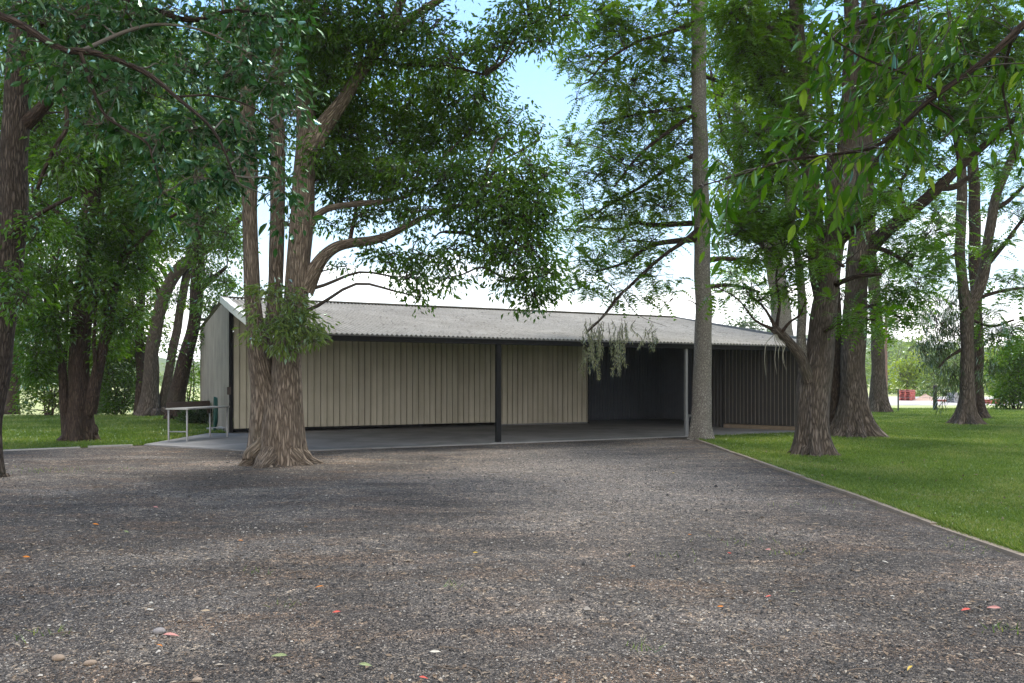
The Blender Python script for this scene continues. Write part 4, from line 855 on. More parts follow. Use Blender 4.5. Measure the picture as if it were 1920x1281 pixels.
t, Y = tree('shaggy_tree', 'dark red-barked tree on the left lawn, its trunk crowded with upright shoots', 147, 829)
roots(t, B_DARK, (.36, 6, 0), 5)
sk = []
stem('trunk', t, yy([(150,829,46),(150,760,40),(150,700,36),(153,600,33),(160,500,31),(167,420,30),(176,300,34),(188,150,28),(198,-50,22),(205,-300,14)], Y), B_DARK, sk, 30, flare=.7, fh=.35, rough=.06, lobes=6, seed=151, sub=7)
for k, pts in enumerate([[(168,775,24),(182,710,22),(196,645,18),(208,585,16),(222,500,14),(250,425,10)], [(128,822,24),(124,770,19,-.1),(120,700,15,-.1),(108,650,13,-.2),(95,600,11,-.2),(82,540,8,-.2)], [(185,690,9),(195,600,7),(190,500,5)], [(180,700,8,-.2),(176,600,6,-.2),(184,520,4,-.2)], [(120,700,8,.1),(126,600,6,.1),(120,500,4,.1)], [(112,660,6),(106,560,5),(112,470,3)], [(150,560,8,-.3),(128,520,6,-.4),(100,480,4,-.5)], [(196,640,7),(228,600,5),(262,580,3)], [(204,600,7),(215,540,5),(205,470,4)], [(166,430,14),(210,380,10,.2),(260,345,7,.4)], [(162,450,12),(110,400,9,0),(60,370,6,0)], [(222,500,9),(285,430,7),(330,400,5)], [(178,815,9),(182,806,6),(179,796,3)]]): stem('limb' if k < 12 else 'stub', t, yy(pts, Y), B_DARK, sk, 10 if k < 2 else 7, base=False, rough=.05, seed=160+k, sub=4)
crown('crown', t, sk, [(p[0], p[1], Y+p[4], p[2], p[3], p[5], *(p[6:])) for p in [(60,250,60,55,.3,1),(130,320,60,50,0,1),(200,300,60,55,.3,1),(60,420,55,50,.2,1),(150,440,50,45,-.8,.7,.7),(225,420,55,50,0,.9),(90,520,50,40,-.5,.8,.9),(50,600,45,45,.2,.8),(190,540,40,40,-.6,.6,.6),(250,500,45,45,.3,.8),(80,660,45,32,-.3,.7,.9),(110,590,30,40,-.6,.5,.6),(235,600,34,40,0,.6,.7),(40,520,40,40,.4,.8),(280,370,55,45,.4,1),(180,200,60,50,.6,1,.8),(280,250,60,50,.8,1,.8),(95,610,36,34,-.8,.5,.7),(200,650,26,28,.2,.5,.6),(70,690,40,24,-.2,.6,.8),(155,500,28,28,-1.0,.4,.6),(120,100,90,60,.5,1.3,.6),(240,100,90,60,.5,1.3,.6),(180,-100,180,90,0,2,.3)]], L_CAMPHOR, B_TWIG, size=.12, dens=1.35, sub=.25, aspect=.42, droop=.45)

t, Y = tree('bent_tree', 'tall tree by the shed with two dark stems, one bending right overhead', 288, 781)
roots(t, B_GREY, (.5, 6, .1), 7)
sk = []
stem('trunk', t, yy([(281,781,36),(281,740,31),(283,690,27),(288,640,24),(301,580,22),(318,530,22),(342,497,21),(375,476,17),(420,440,14),(470,390,9)], Y), B_GREY, sk, 22, flare=.6, fh=.5, rough=.05, seed=171)
stem('trunk', t, yy([(303,780,22,.4),(308,740,18,.4),(318,690,16,.4),(328,640,15,.4),(337,590,15,.4),(346,530,15,.4),(355,490,18,.4),(360,420,12,.4),(360,300,7,.4)], Y), B_GREY, sk, 16, flare=.4, rough=.05, seed=172)
stem('trunk', t, yy([(262,778,22,.8),(264,700,18,.8),(262,600,16,.8),(270,480,13,.8),(280,350,9,.8),(285,200,6,.8)], Y), B_DARK, sk, 12, flare=.4, seed=173)
for k, pts in enumerate([[(312,580,12),(280,500,9),(250,440,6)], [(322,535,10),(290,490,8),(240,470,6)]]): stem('limb', t, yy(pts, Y), B_DARK, sk, 8, base=False, seed=175+k, sub=4)
crown('crown', t, sk, [(p[0], p[1], Y+p[4], p[2], p[3], p[5], *(p[6:])) for p in [(270,430,55,45,.5,1.8),(330,370,55,45,.5,1.8),(390,330,55,45,.3,1.8),(330,300,60,45,1,1.8),(400,410,45,40,0,1.4),(430,470,30,36,-.3,1.1,.7),(260,560,40,45,.8,1.3),(240,640,36,40,.8,1.2),(300,620,16,40,1,.8,.5),(300,460,40,30,.5,1.2,.8),(430,350,34,40,.5,1.2),(280,250,70,55,1,2),(380,230,70,55,1,2),(430,260,40,60,1,1.6),(200,560,40,50,1,1.4),(190,660,36,40,1,1.2),(380,560,20,22,.5,.8,.5),(345,430,40,26,.2,1.2,.6),(310,120,140,70,1,2.5,.6),(440,120,60,70,1,2,.6)]], L_BRIGHT, B_TWIG, size=.17, dens=1.3, sub=.42, aspect=.42, droop=.4, twig=.012)
t, Y = tree('slanting_tree', 'dark slanting trunk beside the steel bench at the shed corner', 331, 787)
sk = []
stem('trunk', t, yy([(328,787,36),(332,745,32),(340,700,29),(355,640,24),(366,590,23),(372,520,24),(373,460,20),(379,380,16),(386,250,11),(390,80,6)], Y), B_DARK, sk, 20, flare=.35, fh=.4, rough=.05, seed=181)
for k, pts in enumerate([[(372,545,13),(388,532,11,-.1),(405,518,9,-.2),(425,500,6,-.4)], [(368,600,7),(390,600,5,-.4),(420,610,4,-.8)], [(376,420,10),(410,390,7),(440,380,5)], [(377,400,9),(340,350,6),(300,330,4)]]): stem('limb', t, yy(pts, Y), B_DARK, sk, 8, base=False, rough=.04, seed=185+k, sub=4)
crown('crown', t, sk, [(p[0], p[1], Y+p[4], p[2], p[3], p[5], *(p[6:])) for p in [(400,520,30,26,-.5,1,.8),(430,540,22,22,-.8,.8,.7),(400,575,32,20,-.8,.9,.8),(410,620,24,14,-1,.7,.7),(365,480,32,26,-.4,1,.6),(420,440,34,34,-.5,1.1),(390,380,50,40,-.2,1.4),(340,400,40,34,-.2,1.2,.8),(425,310,34,40,0,1.2),(330,560,20,26,-.6,.6,.4),(385,640,14,12,-.9,.4,.6),(360,250,70,60,0,1.8,.8),(340,660,14,20,-.6,.5,.4)]], L_CAMPHOR, B_TWIG, size=.15, dens=1.2, sub=.36, aspect=.42, droop=.5, twig=.011)

for lab, px, py, w_, seed, cl in (
  ('tall leafy tree at the back of the left lawn, behind the leaning trunk', 24, 776, 24, 191, [(40,560,60,55,0,1.8),(10,480,60,55,.5,1.8),(60,460,50,50,0,1.8),(30,380,60,55,0,1.8),(80,330,60,50,.5,1.8),(20,270,60,55,0,1.8),(90,230,60,55,0,1.8),(30,150,70,60,0,2),(100,130,70,60,0,2),(60,30,110,70,0,2.4),(95,560,40,40,-.4,1.2)]),
  ('tall leafy tree at the back of the left lawn, behind the shaggy trunk', 196, 774, 22, 193, [(180,600,45,45,0,1.5),(220,520,55,50,0,1.8),(150,540,45,45,.5,1.6),(180,450,60,50,0,1.8),(240,430,50,45,.5,1.8),(140,380,50,50,0,1.8),(220,350,60,50,0,1.8),(170,280,60,55,0,1.8),(250,250,60,55,.5,1.8),(190,170,70,60,0,2),(280,150,60,60,0,2),(220,60,110,70,0,2.4),(250,600,30,26,0,1,.6)])):
    t, Y = tree('wood_edge_tree', lab, px, py, 'leafy trees at the back of the left lawn'); sk = []
    stem('trunk', t, yy([(px,py,w_),(px+2,700,w_*.8),(px+4,580,w_*.65),(px+8,430,w_*.5),(px+14,250,w_*.36),(px+20,60,w_*.2)], Y), B_DARK, sk, 14, flare=.4, rough=.05, seed=seed)
    crown('crown', t, sk, [(p[0], p[1], Y+p[4], p[2], p[3], p[5], *(p[6:])) for p in cl], L_BRIGHT, B_TWIG, size=.19, dens=1.15, sub=.5, aspect=.42, droop=.4, twig=.012)

# --- overhanging trees whose trunks stand outside the picture
t = thing('overhanging_tree', 'blue-green broad leaves on branches hanging into the upper left corner', 'tree', (-6.2, 5.2, 0)); Y = 7.2; sk = []
V, F, K, cap = tube([(-6.2,5.2,-.1),(-6.2,5.2,.1),(-6.1,5.3,2),(-5.9,5.5,4.2),(-5.6,5.7,6.5),(-5.4,5.9,9)], [.30,.28,.23,.20,.15,.08], 22, sub=7, flare=.5, fh=.3, rough=.04, seed=4)
mesh('trunk', V, [(F, 0), (cap, 0)], B_DARK, t, True, vattr=K)
W0 = lambda *a: W(*a)
def limb3(pts, skel, par, m, n=9, seed=0, rough=.04):
    P = np.array([p[0] for p in pts]); Rr = np.array([p[1] for p in pts])
    V, F, K, cap = tube(P, Rr, n, sub=5, rough=rough, seed=seed); mesh('limb', V, [(F, 0), (cap, 0)], m, par, True, vattr=K)
    skel.extend(catmull(P, 4).tolist())
limb3([(np.array([-6.0,5.4,3.2]), .10), (W(-150,-20,Y), .055), (W(0,30,Y), .036), (W(45,50,Y), .034), (W(115,92,Y), .034), (W(180,100,Y), .030), (W(270,135,Y-.1), .024), (W(330,182,Y-.2), .018), (W(400,245,Y-.3), .013), (W(440,330,Y-.3), .009)], sk, t, B_DARK, seed=1)
limb3([(W(150,96,Y), .02), (W(190,205,Y-.2), .014), (W(230,240,Y-.2), .012), (W(275,268,Y-.3), .010), (W(287,300,Y-.3), .008), (W(305,360,Y-.3), .006)], sk, t, B_DARK, 7, 2)
limb3([(W(150,98,Y), .02), (W(205,72,Y+.2), .017), (W(250,55,Y+.3), .016), (W(300,46,Y+.4), .013), (W(370,55,Y+.5), .010), (W(440,85,Y+.5), .008), (W(520,130,Y+.5), .006)], sk, t, B_TWIGP, 7, 3)
limb3([(np.array([-5.85,5.5,4.4]), .09), (W(60,-120,Y+.6), .05), (W(200,-20,Y+.6), .035), (W(310,26,Y+.6), .028), (W(365,38,Y+.6), .024), (W(440,20,Y+.6), .016), (W(540,40,Y+.6), .009)], sk, t, B_DARK, 8, 4)
limb3([(W(330,182,Y-.2), .012), (W(400,180,Y-.1), .009), (W(480,205,Y), .007), (W(540,260,Y), .005)], sk, t, B_DARK, 6, 5)
crown('crown', t, sk, [(p[0], p[1], Y+.3+p[4], p[2], p[3], p[5], *(p[6:])) for p in [(150,35,70,45,.2,.5),(250,40,60,45,.3,.5),(350,30,60,40,.4,.5),(440,50,60,45,.5,.4),(520,50,45,50,.5,.4,.9),(180,150,60,45,-.1,.4),(270,170,60,45,-.1,.4),(350,130,60,45,.2,.4),(430,140,60,45,.3,.4),(500,150,45,50,.4,.35),(545,220,26,45,.2,.3,.8),(440,240,55,45,-.1,.35),(370,240,50,45,-.2,.35),(290,270,50,40,-.3,.35),(200,230,45,40,-.2,.35,.8),(490,300,34,40,0,.3,.7),(380,340,45,40,-.3,.3,.9),(300,370,40,35,-.3,.3,.7),(530,350,28,40,0,.25,.8),(540,420,20,26,0,.2,.6),(430,330,36,40,-.3,.3,.7),(365,420,22,20,-.3,.2,.7),(60,30,60,40,.2,.5,.8),(40,110,36,30,0,.3,.6),(110,130,45,40,0,.4,.8),(150,-120,160,90,.4,1,.3),(400,-120,160,90,.5,1,.3),(250,-320,200,120,.5,1.2,.3)]],
 L_BLUE, B_TWIGP, kind='big', size=.088, dens=.72, sub=.16, aspect=.45, droop=.5, twig=.004, limb=.012)

t = thing('overhanging_branch_tree', 'long pointed green leaves hanging close to the camera in the upper right', 'tree', (4.9, 2.6, 0)); sk = []; Y = 4.0
V, F, K, cap = tube([(4.9,2.6,-.1),(4.9,2.6,.1),(4.8,2.7,2),(4.6,2.8,4),(4.3,3.0,6.5),(4.2,3.1,8.5)], [.26,.24,.19,.16,.12,.06], 20, sub=7, flare=.5, fh=.3, rough=.04, seed=9)
mesh('trunk', V, [(F, 0), (cap, 0)], B_GREY, t, True, vattr=K)
limb3([(np.array([4.6,2.85,4.0]), .08), (W(2100,-80,Y), .035), (W(1950,20,Y), .022), (W(1850,110,Y), .016), (W(1740,190,Y), .013), (W(1650,270,Y), .010), (W(1560,290,Y), .007), (W(1480,300,Y), .005), (W(1380,330,Y), .004), (W(1310,350,Y), .003)], sk, t, B_DARK, 7, 11)
limb3([(W(2000,-20,Y), .02), (W(1850,-40,Y+.3), .014), (W(1700,10,Y+.3), .010), (W(1600,50,Y+.3), .007), (W(1540,90,Y+.3), .004)], sk, t, B_DARK, 6, 12)
limb3([(W(1760,175,Y), .008), (W(1700,140,Y-.2), .006), (W(1620,110,Y-.3), .005), (W(1540,60,Y-.3), .003)], sk, t, B_DARK, 6, 13)
limb3([(W(1740,190,Y), .008), (W(1790,230,Y-.1), .005), (W(1760,270,Y-.2), .004)], sk, t, B_DARK, 6, 14)
limb3([(W(1900,60,Y), .010), (W(1880,150,Y+.2), .007), (W(1890,220,Y+.2), .005), (W(1905,300,Y+.2), .004)], sk, t, B_DARK, 6, 15)
def spray(x0, y0, x1, y1, n, dy=0.0, size=.098):
    """a hanging shoot from (x0,y0) to (x1,y1) px with n alternate leaves"""
    a, c = W(x0, y0, Y+dy), W(x1, y1, Y+dy+rng.normal()*.08); mid = (a+c)/2+np.array([rng.normal()*.02, 0, .03])
    C = catmull(np.array([a, mid, c]), 8); 
    tt = np.linspace(.08, 1, n); P = C[(tt*(len(C)-1)).astype(int)]
    ax = unit(c-a); sd = unit(np.cross(ax, np.array([0, 1., .15])))
    D = ax*.55+np.where(np.arange(n) % 2, 1, -1)[:, None]*sd*.55+np.array([0, 0, -.65])+rng.normal(size=(n, 3))*.22
    nr = unit(rng.normal(size=(n, 3))*.55+np.array([0, -.7, .5]))
    return C, P, D, size*rng.uniform(.5, 1.2, n), nr
b = MB(); LP, LD, LS, LN = [], [], [], []
shoots = [(1700,30,1600,80,9),(1660,10,1560,40,8),(1620,60,1560,150,8),(1580,70,1530,170,8),(1720,60,1660,150,9),(1760,20,1700,110,9),(1800,30,1740,100,8),(1690,130,1600,190,9),(1640,110,1570,210,9),(1700,160,1660,260,9),(1730,190,1700,260,8),(1650,190,1580,250,9),(1600,200,1540,260,8),(1640,270,1570,330,9),(1600,285,1540,370,8),(1660,270,1640,350,8),(1700,240,1760,280,8),(1730,190,1800,260,8),(1760,210,1830,290,7),(1560,290,1500,350,8),(1530,300,1560,400,8),(1500,300,1450,260,7),(1480,300,1420,360,7),(1430,315,1380,380,7),(1380,330,1330,300,6),(1350,340,1320,440,8),(1320,350,1300,420,7),(1310,360,1340,480,7),(1550,230,1480,250,7),(1560,150,1480,190,6),(1520,250,1440,220,6),(1610,330,1600,420,8),(1580,350,1570,430,6),(1680,250,1740,330,6),(1820,100,1760,140,8),(1850,90,1900,160,7),(1870,150,1840,210,6),(1890,220,1860,280,6),(1900,260,1920,330,6),(1900,110,1920,190,6),(1780,60,1830,130,7),(1650,40,1600,10,7),(1720,10,1680,-40,6),(1590,50,1540,20,6),(1500,330,1530,420,6),(1660,310,1690,360,5),(1750,120,1700,190,8),(1840,30,1800,90,7),(1620,200,1590,130,7),(1560,60,1530,130,7),(1670,200,1620,240,8),(1530,130,1500,60,6),(1710,100,1640,130,8),(1610,20,1560,90,8),(1680,60,1620,120,8),(1640,150,1600,250,8),(1760,90,1720,150,8)]
for sp in shoots:
    for rep in range(2):
        j = rng.normal(size=4)*(0, 14)[rep]
        C, P, D, s_, nr = spray(sp[0]+j[0], sp[1]+j[1], sp[2]+j[2]*1.6, sp[3]+j[3]*1.6, sp[4], rng.uniform(-.35, .45))
        sk_ = np.array(sk); near = sk_[np.argmin(np.linalg.norm(sk_-C[0], axis=1))]
        b.tube([near, (near+C[0])/2+np.array([0, 0, .01]), C[0]], [.003, .0028, .0025], 4, sub=2)
        b.tube(C[::2], np.linspace(.0025, .001, len(C[::2])), 4, sub=1); LP.append(P); LD.append(D); LS.append(s_); LN.append(nr)
LP, LD, LS, LN = map(np.concatenate, (LP, LD, LS, LN)); V, Q, T = bigleafset(LP, LD, LS, LS*rng.uniform(.24, .36, len(LS)), LN); tn = np.clip(rng.normal(.42, .24, len(LP)), 0, 1)
o = mesh('crown', V, [(Q, 0), (T, 0)], L_NEAR, t, fattr=np.concatenate([np.repeat(tn, 4), np.repeat(tn, 4)]))
b.build('twig', B_TWIG, t)
crown('upper_crown', t, sk, [(2000,-300,Y,200,120,1.0,.5),(1700,-260,Y,200,100,1.0,.4),(1850,-150,Y,120,60,.6,.5)], L_NEAR, B_TWIG, kind='big', size=.12, dens=.7, sub=.2, aspect=.3, droop=.6, twig=.004, limb=.012)

# --- shrubs
def shrub(name, label, px, py, clumps, m, size, sub, Y=None, group=None, dens=1.0, nst=6, droop=.2, asp=.45):
    t, Y = tree(name, label, px, py, group, 'shrub', Y); sk = []; b = MB()
    for k in range(nst):
        an = rng.uniform(0, 6.28); c = clumps[k % len(clumps)]; q = W(c[0]+rng.normal()*c[2]*.3, c[1], Y+rng.normal()*.3); p = WL[t.name]+np.array([math.cos(an)*.15, math.sin(an)*.15, -.03])
        P = [p, p*.6+q*.4+rng.normal(size=3)*.08+Z3*.08, q]; b.tube(P, [.03*size/.1, .02*size/.1, .008*size/.1], 6, sub=4); sk.extend(catmull(np.array(P), 6)[3:].tolist())
    b.build('stem', B_DARK, t); crown('foliage', t, sk, [(c[0], c[1], Y+(c[4] if len(c) > 4 else 0), c[2], c[3], c[5] if len(c) > 5 else c[2]*Y/F_*.8, *(c[6:])) for c in clumps], m, B_TWIG, size=size, dens=dens, sub=sub, droop=droop, aspect=asp, limb=.012, twig=.008)
shrub('leafy_shrub', 'sunlit leafy shrub at the lawn edge between the leaning trunk and the shaggy tree', 92, 781, [(95,735,34,28),(60,740,22,22),(50,768,16,10),(130,700,30,32),(85,690,40,34),(120,750,22,24),(75,640,50,30,.5),(140,650,30,30,.5)], L_BRIGHT, .14, .30, nst=8, dens=.9)
shrub('leafy_shrub', 'dense dark green shrub just right of the shaggy red trunk', 222, 779, [(225,735,36,34),(205,700,30,36),(250,700,26,34),(235,755,30,20),(205,760,20,16),(245,660,34,28),(200,655,28,30)], L_CAMPHOR, .14, .30, nst=8)
shrub('leafy_shrub', 'thin bright shrub seen between the slanting trunk and the shed wall', 355, 782, [(350,720,14,26,0,.5,.6),(360,690,14,26,0,.5,.5),(365,750,10,18,0,.4,.6),(352,760,14,16,0,.5,.7),(360,640,14,20,0,.5,.4)], L_BRIGHT, .14, .30, Y=36, nst=6)
shrub('leafy_shrub', 'low strappy plants growing on the grass under the far end of the bench', 372, 797, [(372,780,18,12,0,.4),(352,785,12,8,0,.3),(388,778,8,14,0,.3)], L_CASU, .20, .14, nst=4, asp=.14, droop=-.6, dens=.9)
shrub('broad_shrub', 'large rounded shrub at the right-hand edge of the lawn', 1905, 768, [(1890,690,30,36,0,1),(1905,740,34,24,0,1),(1915,660,30,36,0,1),(1885,735,20,24,0,.7),(1925,710,24,40,0,1),(1870,760,12,10,0,.5)], L_FEATHER, .16, .32, nst=9)

# --- trees beyond the yard
def fartree(label, px, py, Y, clumps, m, tw, size=.4, sub=.8, cat='tree'):
    t, Y = tree('distant_tree', label, px, py, 'trees beyond the dirt yard', cat, Y); sk = []
    top = min(c[1] for c in clumps)
    stem('trunk', t, yy([(px, py, tw), (px+1, (py+top)/2, tw*.7), (clumps[0][0], top+3, tw*.3)], Y), B_GREY, sk, 8, flare=.3)
    crown('crown', t, sk, [(c[0], c[1], Y+rng.normal()*.5, c[2], c[3], c[2]*Y/F_*.9, *(c[4:])) for c in clumps], m, B_TWIG, size=size, dens=.8, sub=sub, droop=.3, twig=.02, limb=.03)
fartree('yellow-green tree rising directly behind the tall red pallet stack', 1700, 748, 88, [(1705,690,18,22),(1695,715,22,18),(1718,705,14,20),(1700,675,12,12),(1720,725,16,14),(1690,700,12,18)], L_YELL, 3)
fartree('rounded mid-green tree behind the thick fence post', 1752, 752, 84, [(1750,722,22,20),(1765,705,18,18),(1738,735,14,14),(1770,730,16,16),(1750,700,12,12)], L_FAR, 3)
fartree('hazy pale bush between the far-edge trunk and the red pallets', 1662, 748, 95, [(1660,735,14,12),(1675,738,14,10),(1650,700,10,40),(1665,710,10,16)], L_FAR, 2, cat='bush')
fartree('grey-green tree seen between the twin trunks and the fence post', 1790, 752, 98, [(1790,700,20,26),(1800,725,16,18),(1780,720,14,20),(1795,675,14,16)], L_FAR, 3)
fartree('light green tree just right of the twin trunks', 1858, 752, 92, [(1858,700,16,22),(1865,725,18,18),(1850,735,14,12),(1862,675,12,16)], L_YELL, 3)
fartree('tall hazy tree at the right behind the rounded shrub', 1895, 752, 104, [(1890,690,20,28),(1905,720,22,22),(1885,730,16,16),(1900,660,16,18),(1920,690,18,30)], L_FAR, 3)
fartree('far dark treetop showing just above the roof right of the straight trunk', 1395, 740, 120, [(1390,612,20,12),(1410,606,16,14),(1372,622,16,10),(1430,618,16,12),(1400,640,30,16)], L_CASU, 4, .5, 1.0)
fartree('low far bush behind the foot of the red pallet stack', 1725, 750, 80, [(1728,740,14,7),(1715,742,10,6),(1740,742,8,6)], L_FAR, 2, .3, .6, cat='bush')
fartree('hazy grey tree showing left of the twin trunks above the yard', 1730, 748, 150, [(1735,690,18,22),(1720,700,16,20),(1745,670,14,16),(1760,690,14,20)], L_CASU, 2, .6, 1.2)
# a strip of far wood behind them
t_far = []; 
cl = [(x+rng.normal()*8, 688+rng.normal()*12, 190+rng.normal()*25, 28, 32+rng.uniform(0, 14), 4, .7) for x in np.linspace(1560, 2100, 26)]
cl += [(x+rng.normal()*8, 716+rng.normal()*6, 230+rng.normal()*25, 30, 14+rng.uniform(0, 8), 4, .7) for x in np.linspace(-500, 420, 30)]
root = thing('x', '', '', (0, 0, 0)); skf = [W(c[0], 740, c[2]) for c in cl]
wood = crown('wood', None, skf, cl, L_FAR, B_TWIG, size=1.0, dens=.7, sub=2.2, twig=.05, limb=.05); bpy.data.objects.remove(root)
tag(wood, kind='stuff', label='hazy strip of far-off wood at the foot of the hill')

# --- power lines
M_POLE = simple('pole_wood', (.16, .10, .075), .8)
p = W(1661, 750, 78); p[2] = -.02
t = thing('power_pole', 'thin distant power pole behind the far-edge trunk', 'pole', p); b = MB(); top = W(1661, 535, 78)
b.tube([p, top], [.16, .11], 8, sub=2); b.build('pole', M_POLE, t, True)
b = MB(); b.bar(top-Z3*.5+np.array([-1.1, 0, 0]), top-Z3*.5+np.array([1.1, 0, 0]), .12, .12); ca = b.build('crossarm', M_POLE, t)
b = MB()
for k in (-1, 0, 1):
    b = MB(); b.tube([top-Z3*.42+np.array([k*.95, 0, 0]), top-Z3*.2+np.array([k*.95, 0, 0])], [.05, .04], 6, sub=1); b.build("insulator", M_WIRE, ca)
b = MB()
for k in (-1, 0, 1):
    a0 = top-Z3*.2+np.array([k*.95, 0, 0]); e0 = np.array([95+k, 150, 14.]); 
    b.tube([a0*(1-s)+e0*s-Z3*4.0*4*s*(1-s)*.5 for s in np.linspace(0, 1, 12)], np.full(12, .022), 4, sub=2)
tag(b.build('power_line', M_WIRE, None, origin=top), 'sagging power lines strung from the distant pole to the right', 'power line')

# ================================================================== GROUND DETAIL
from math import floor
def inside(P, poly):
    poly = np.array([(p[0], p[1]) for p in poly]); x, y = P[:, 0], P[:, 1]; c = np.zeros(len(P), bool); j = len(poly)-1
    for i in range(len(poly)):
        xi, yi, xj, yj = *poly[i], *poly[j]
        c ^= ((yi > y) != (yj > y)) & (x < (xj-xi)*(y-yi)/(yj-yi+1e-12)+xi); j = i
    return c
def scatter(poly, n, y0, y1, power=2.2, margin=1.18):
    """points over the polygon, denser towards the camera (~ 1/Y^power)"""
    out = []; got = 0
    while got < n:
        u = rng.uniform(0, 1, n*2); e = 2-power
        Y = (y0**e+(y1**e-y0**e)*u)**(1/e) if abs(e) > 1e-3 else y0*(y1/y0)**u
        X = (rng.uniform(-1, 1, n*2))*.643*margin*Y
        P = np.column_stack([X, Y]); P = P[inside(P, poly)]; out.append(P); got += len(P)

    return np.vstack(out)[:n]
def grass(name, poly, n, y0, y1, h, wd, label, power=2.0):
    P = scatter(poly, n, y0, y1, power); n = len(P); s = (P[:, 1]/12)**.45
    B_ = np.column_stack([P, np.full(n, .005)]); an = rng.uniform(0, 6.283, n); hh = h*rng.uniform(.5, 1.25, n)*np.clip(s, .8, 1.3); ww = wd*np.clip(s, .7, 3)
    le = rng.normal(size=(n, 2))*hh[:, None]*.45; dx = np.column_stack([np.cos(an), np.sin(an), np.zeros(n)])*ww[:, None]/2
    m_ = B_+np.column_stack([le*.35, hh*.6]); tp = B_+np.column_stack([le, hh])
    V = np.stack([B_-dx, B_+dx, m_+dx*.8, m_-dx*.8, tp], 1).reshape(-1, 3); i = np.arange(n)[:, None]*5
    pt = .5*np.sin(P[:, 0]*1.3+np.sin(P[:, 1]*.9)*2)+.5*np.sin(P[:, 1]*1.9+np.sin(P[:, 0]*2.3)*1.5)
    t = np.clip(rng.uniform(0, 1, n)*.6+.2+.22*pt, 0, 1)
    o = mesh(name, V, [(i+np.array([[0, 1, 2, 3]]), 0), (i+np.array([[3, 2, 4]]), 0)], L_GRASS, None, fattr=np.concatenate([t, t]))
    tag(o, label, kind='stuff')
L_GRASS = leafmat('grass_blade', [(.050, .090, .020), (.088, .142, .034), (.14, .20, .056), (.27, .27, .13)], .30, .018)
grass('grass', LAWN_R, 260000, 5.5, 45, .042, .010, 'short bright green lawn grass on the right')
grass('grass', LAWN_L, 70000, 14, 38, .06, .014, 'short bright green lawn grass on the left')
def ragged():
    n = 9000; k = rng.uniform(0, 1, n)**1.6; P = EA+(EB-EA)*(.46+.54*k)[:, None]; P[:, 0] += .06+np.abs(rng.normal(size=n))*.05; an = rng.uniform(0, 6.28, n)
    B_ = np.column_stack([P, np.full(n, .01)]); h = rng.uniform(.03, .085, n); le = np.column_stack([-np.abs(rng.normal(size=n))*.05, rng.normal(size=n)*.03]); dx = np.column_stack([np.cos(an), np.sin(an), np.zeros(n)])*.005
    V = np.stack([B_-dx, B_+dx, B_+np.column_stack([le, h])], 1).reshape(-1, 3)
    tag(mesh('grass', V, [(np.arange(n*3).reshape(-1, 3), 0)], L_GRASS, None, fattr=rng.uniform(0, 1, n)), 'longer grass spilling over the timber edging', kind='stuff')
ragged()
M_STONE = tinted('pebble', [(.026, .025, .025), (.05, .047, .044), (.10, .092, .085), (.15, .13, .11), (.26, .23, .195), (.42, .39, .34)], .85)
def pebbles():
    poly = [(-24, 3), (4.0, 3), (4.5, 16), (3, 17), (-8, 17.5), (-24, 8)]
    P = scatter(poly, 200000, 3.7, 17, 2.6); n = len(P)
    r = .0046*rng.lognormal(0, .45, n)*np.clip((P[:, 1]/6)**.35, .85, 1.5)
    base = np.array([[1,0,0],[-1,0,0],[0,1,0],[0,-1,0],[0,0,1],[0,0,-1]], float)
    V = base[None]*(1+rng.normal(size=(n, 6, 1))*.25)*np.stack([np.ones(n), rng.uniform(.55, 1, n), rng.uniform(.4, .8, n)], -1)[:, None]
    a = rng.uniform(0, 6.28, n); c, s = np.cos(a)[:, None], np.sin(a)[:, None]
    V = np.stack([V[..., 0]*c-V[..., 1]*s, V[..., 0]*s+V[..., 1]*c, V[..., 2]], -1)*r[:, None, None]+np.column_stack([P, r*.25])[:, None]
    f = np.array([[0,2,4],[2,1,4],[1,3,4],[3,0,4]]); F = (np.arange(n)[:, None, None]*6+f[None]).reshape(-1, 3)
    t = rng.beta(1.5, 2.6, n)+.12*np.sin(P[:, 0]*1.7+np.sin(P[:, 1]*2.1)); big = rng.uniform(size=n) < .13; t[big] += .42; dk = rng.uniform(size=n) < .3; t[dk] *= .4
    tag(mesh('gravel_stones', V, [(F, 0)], M_STONE, None, fattr=np.repeat(np.clip(t, 0, 1), 4)), 'loose dark and pale gravel stones', kind='stuff')
pebbles()
M_LITTER = tinted('litter', [(.05, .037, .027), (.10, .07, .048), (.17, .125, .085), (.25, .20, .145), (.34, .30, .24)], .9)
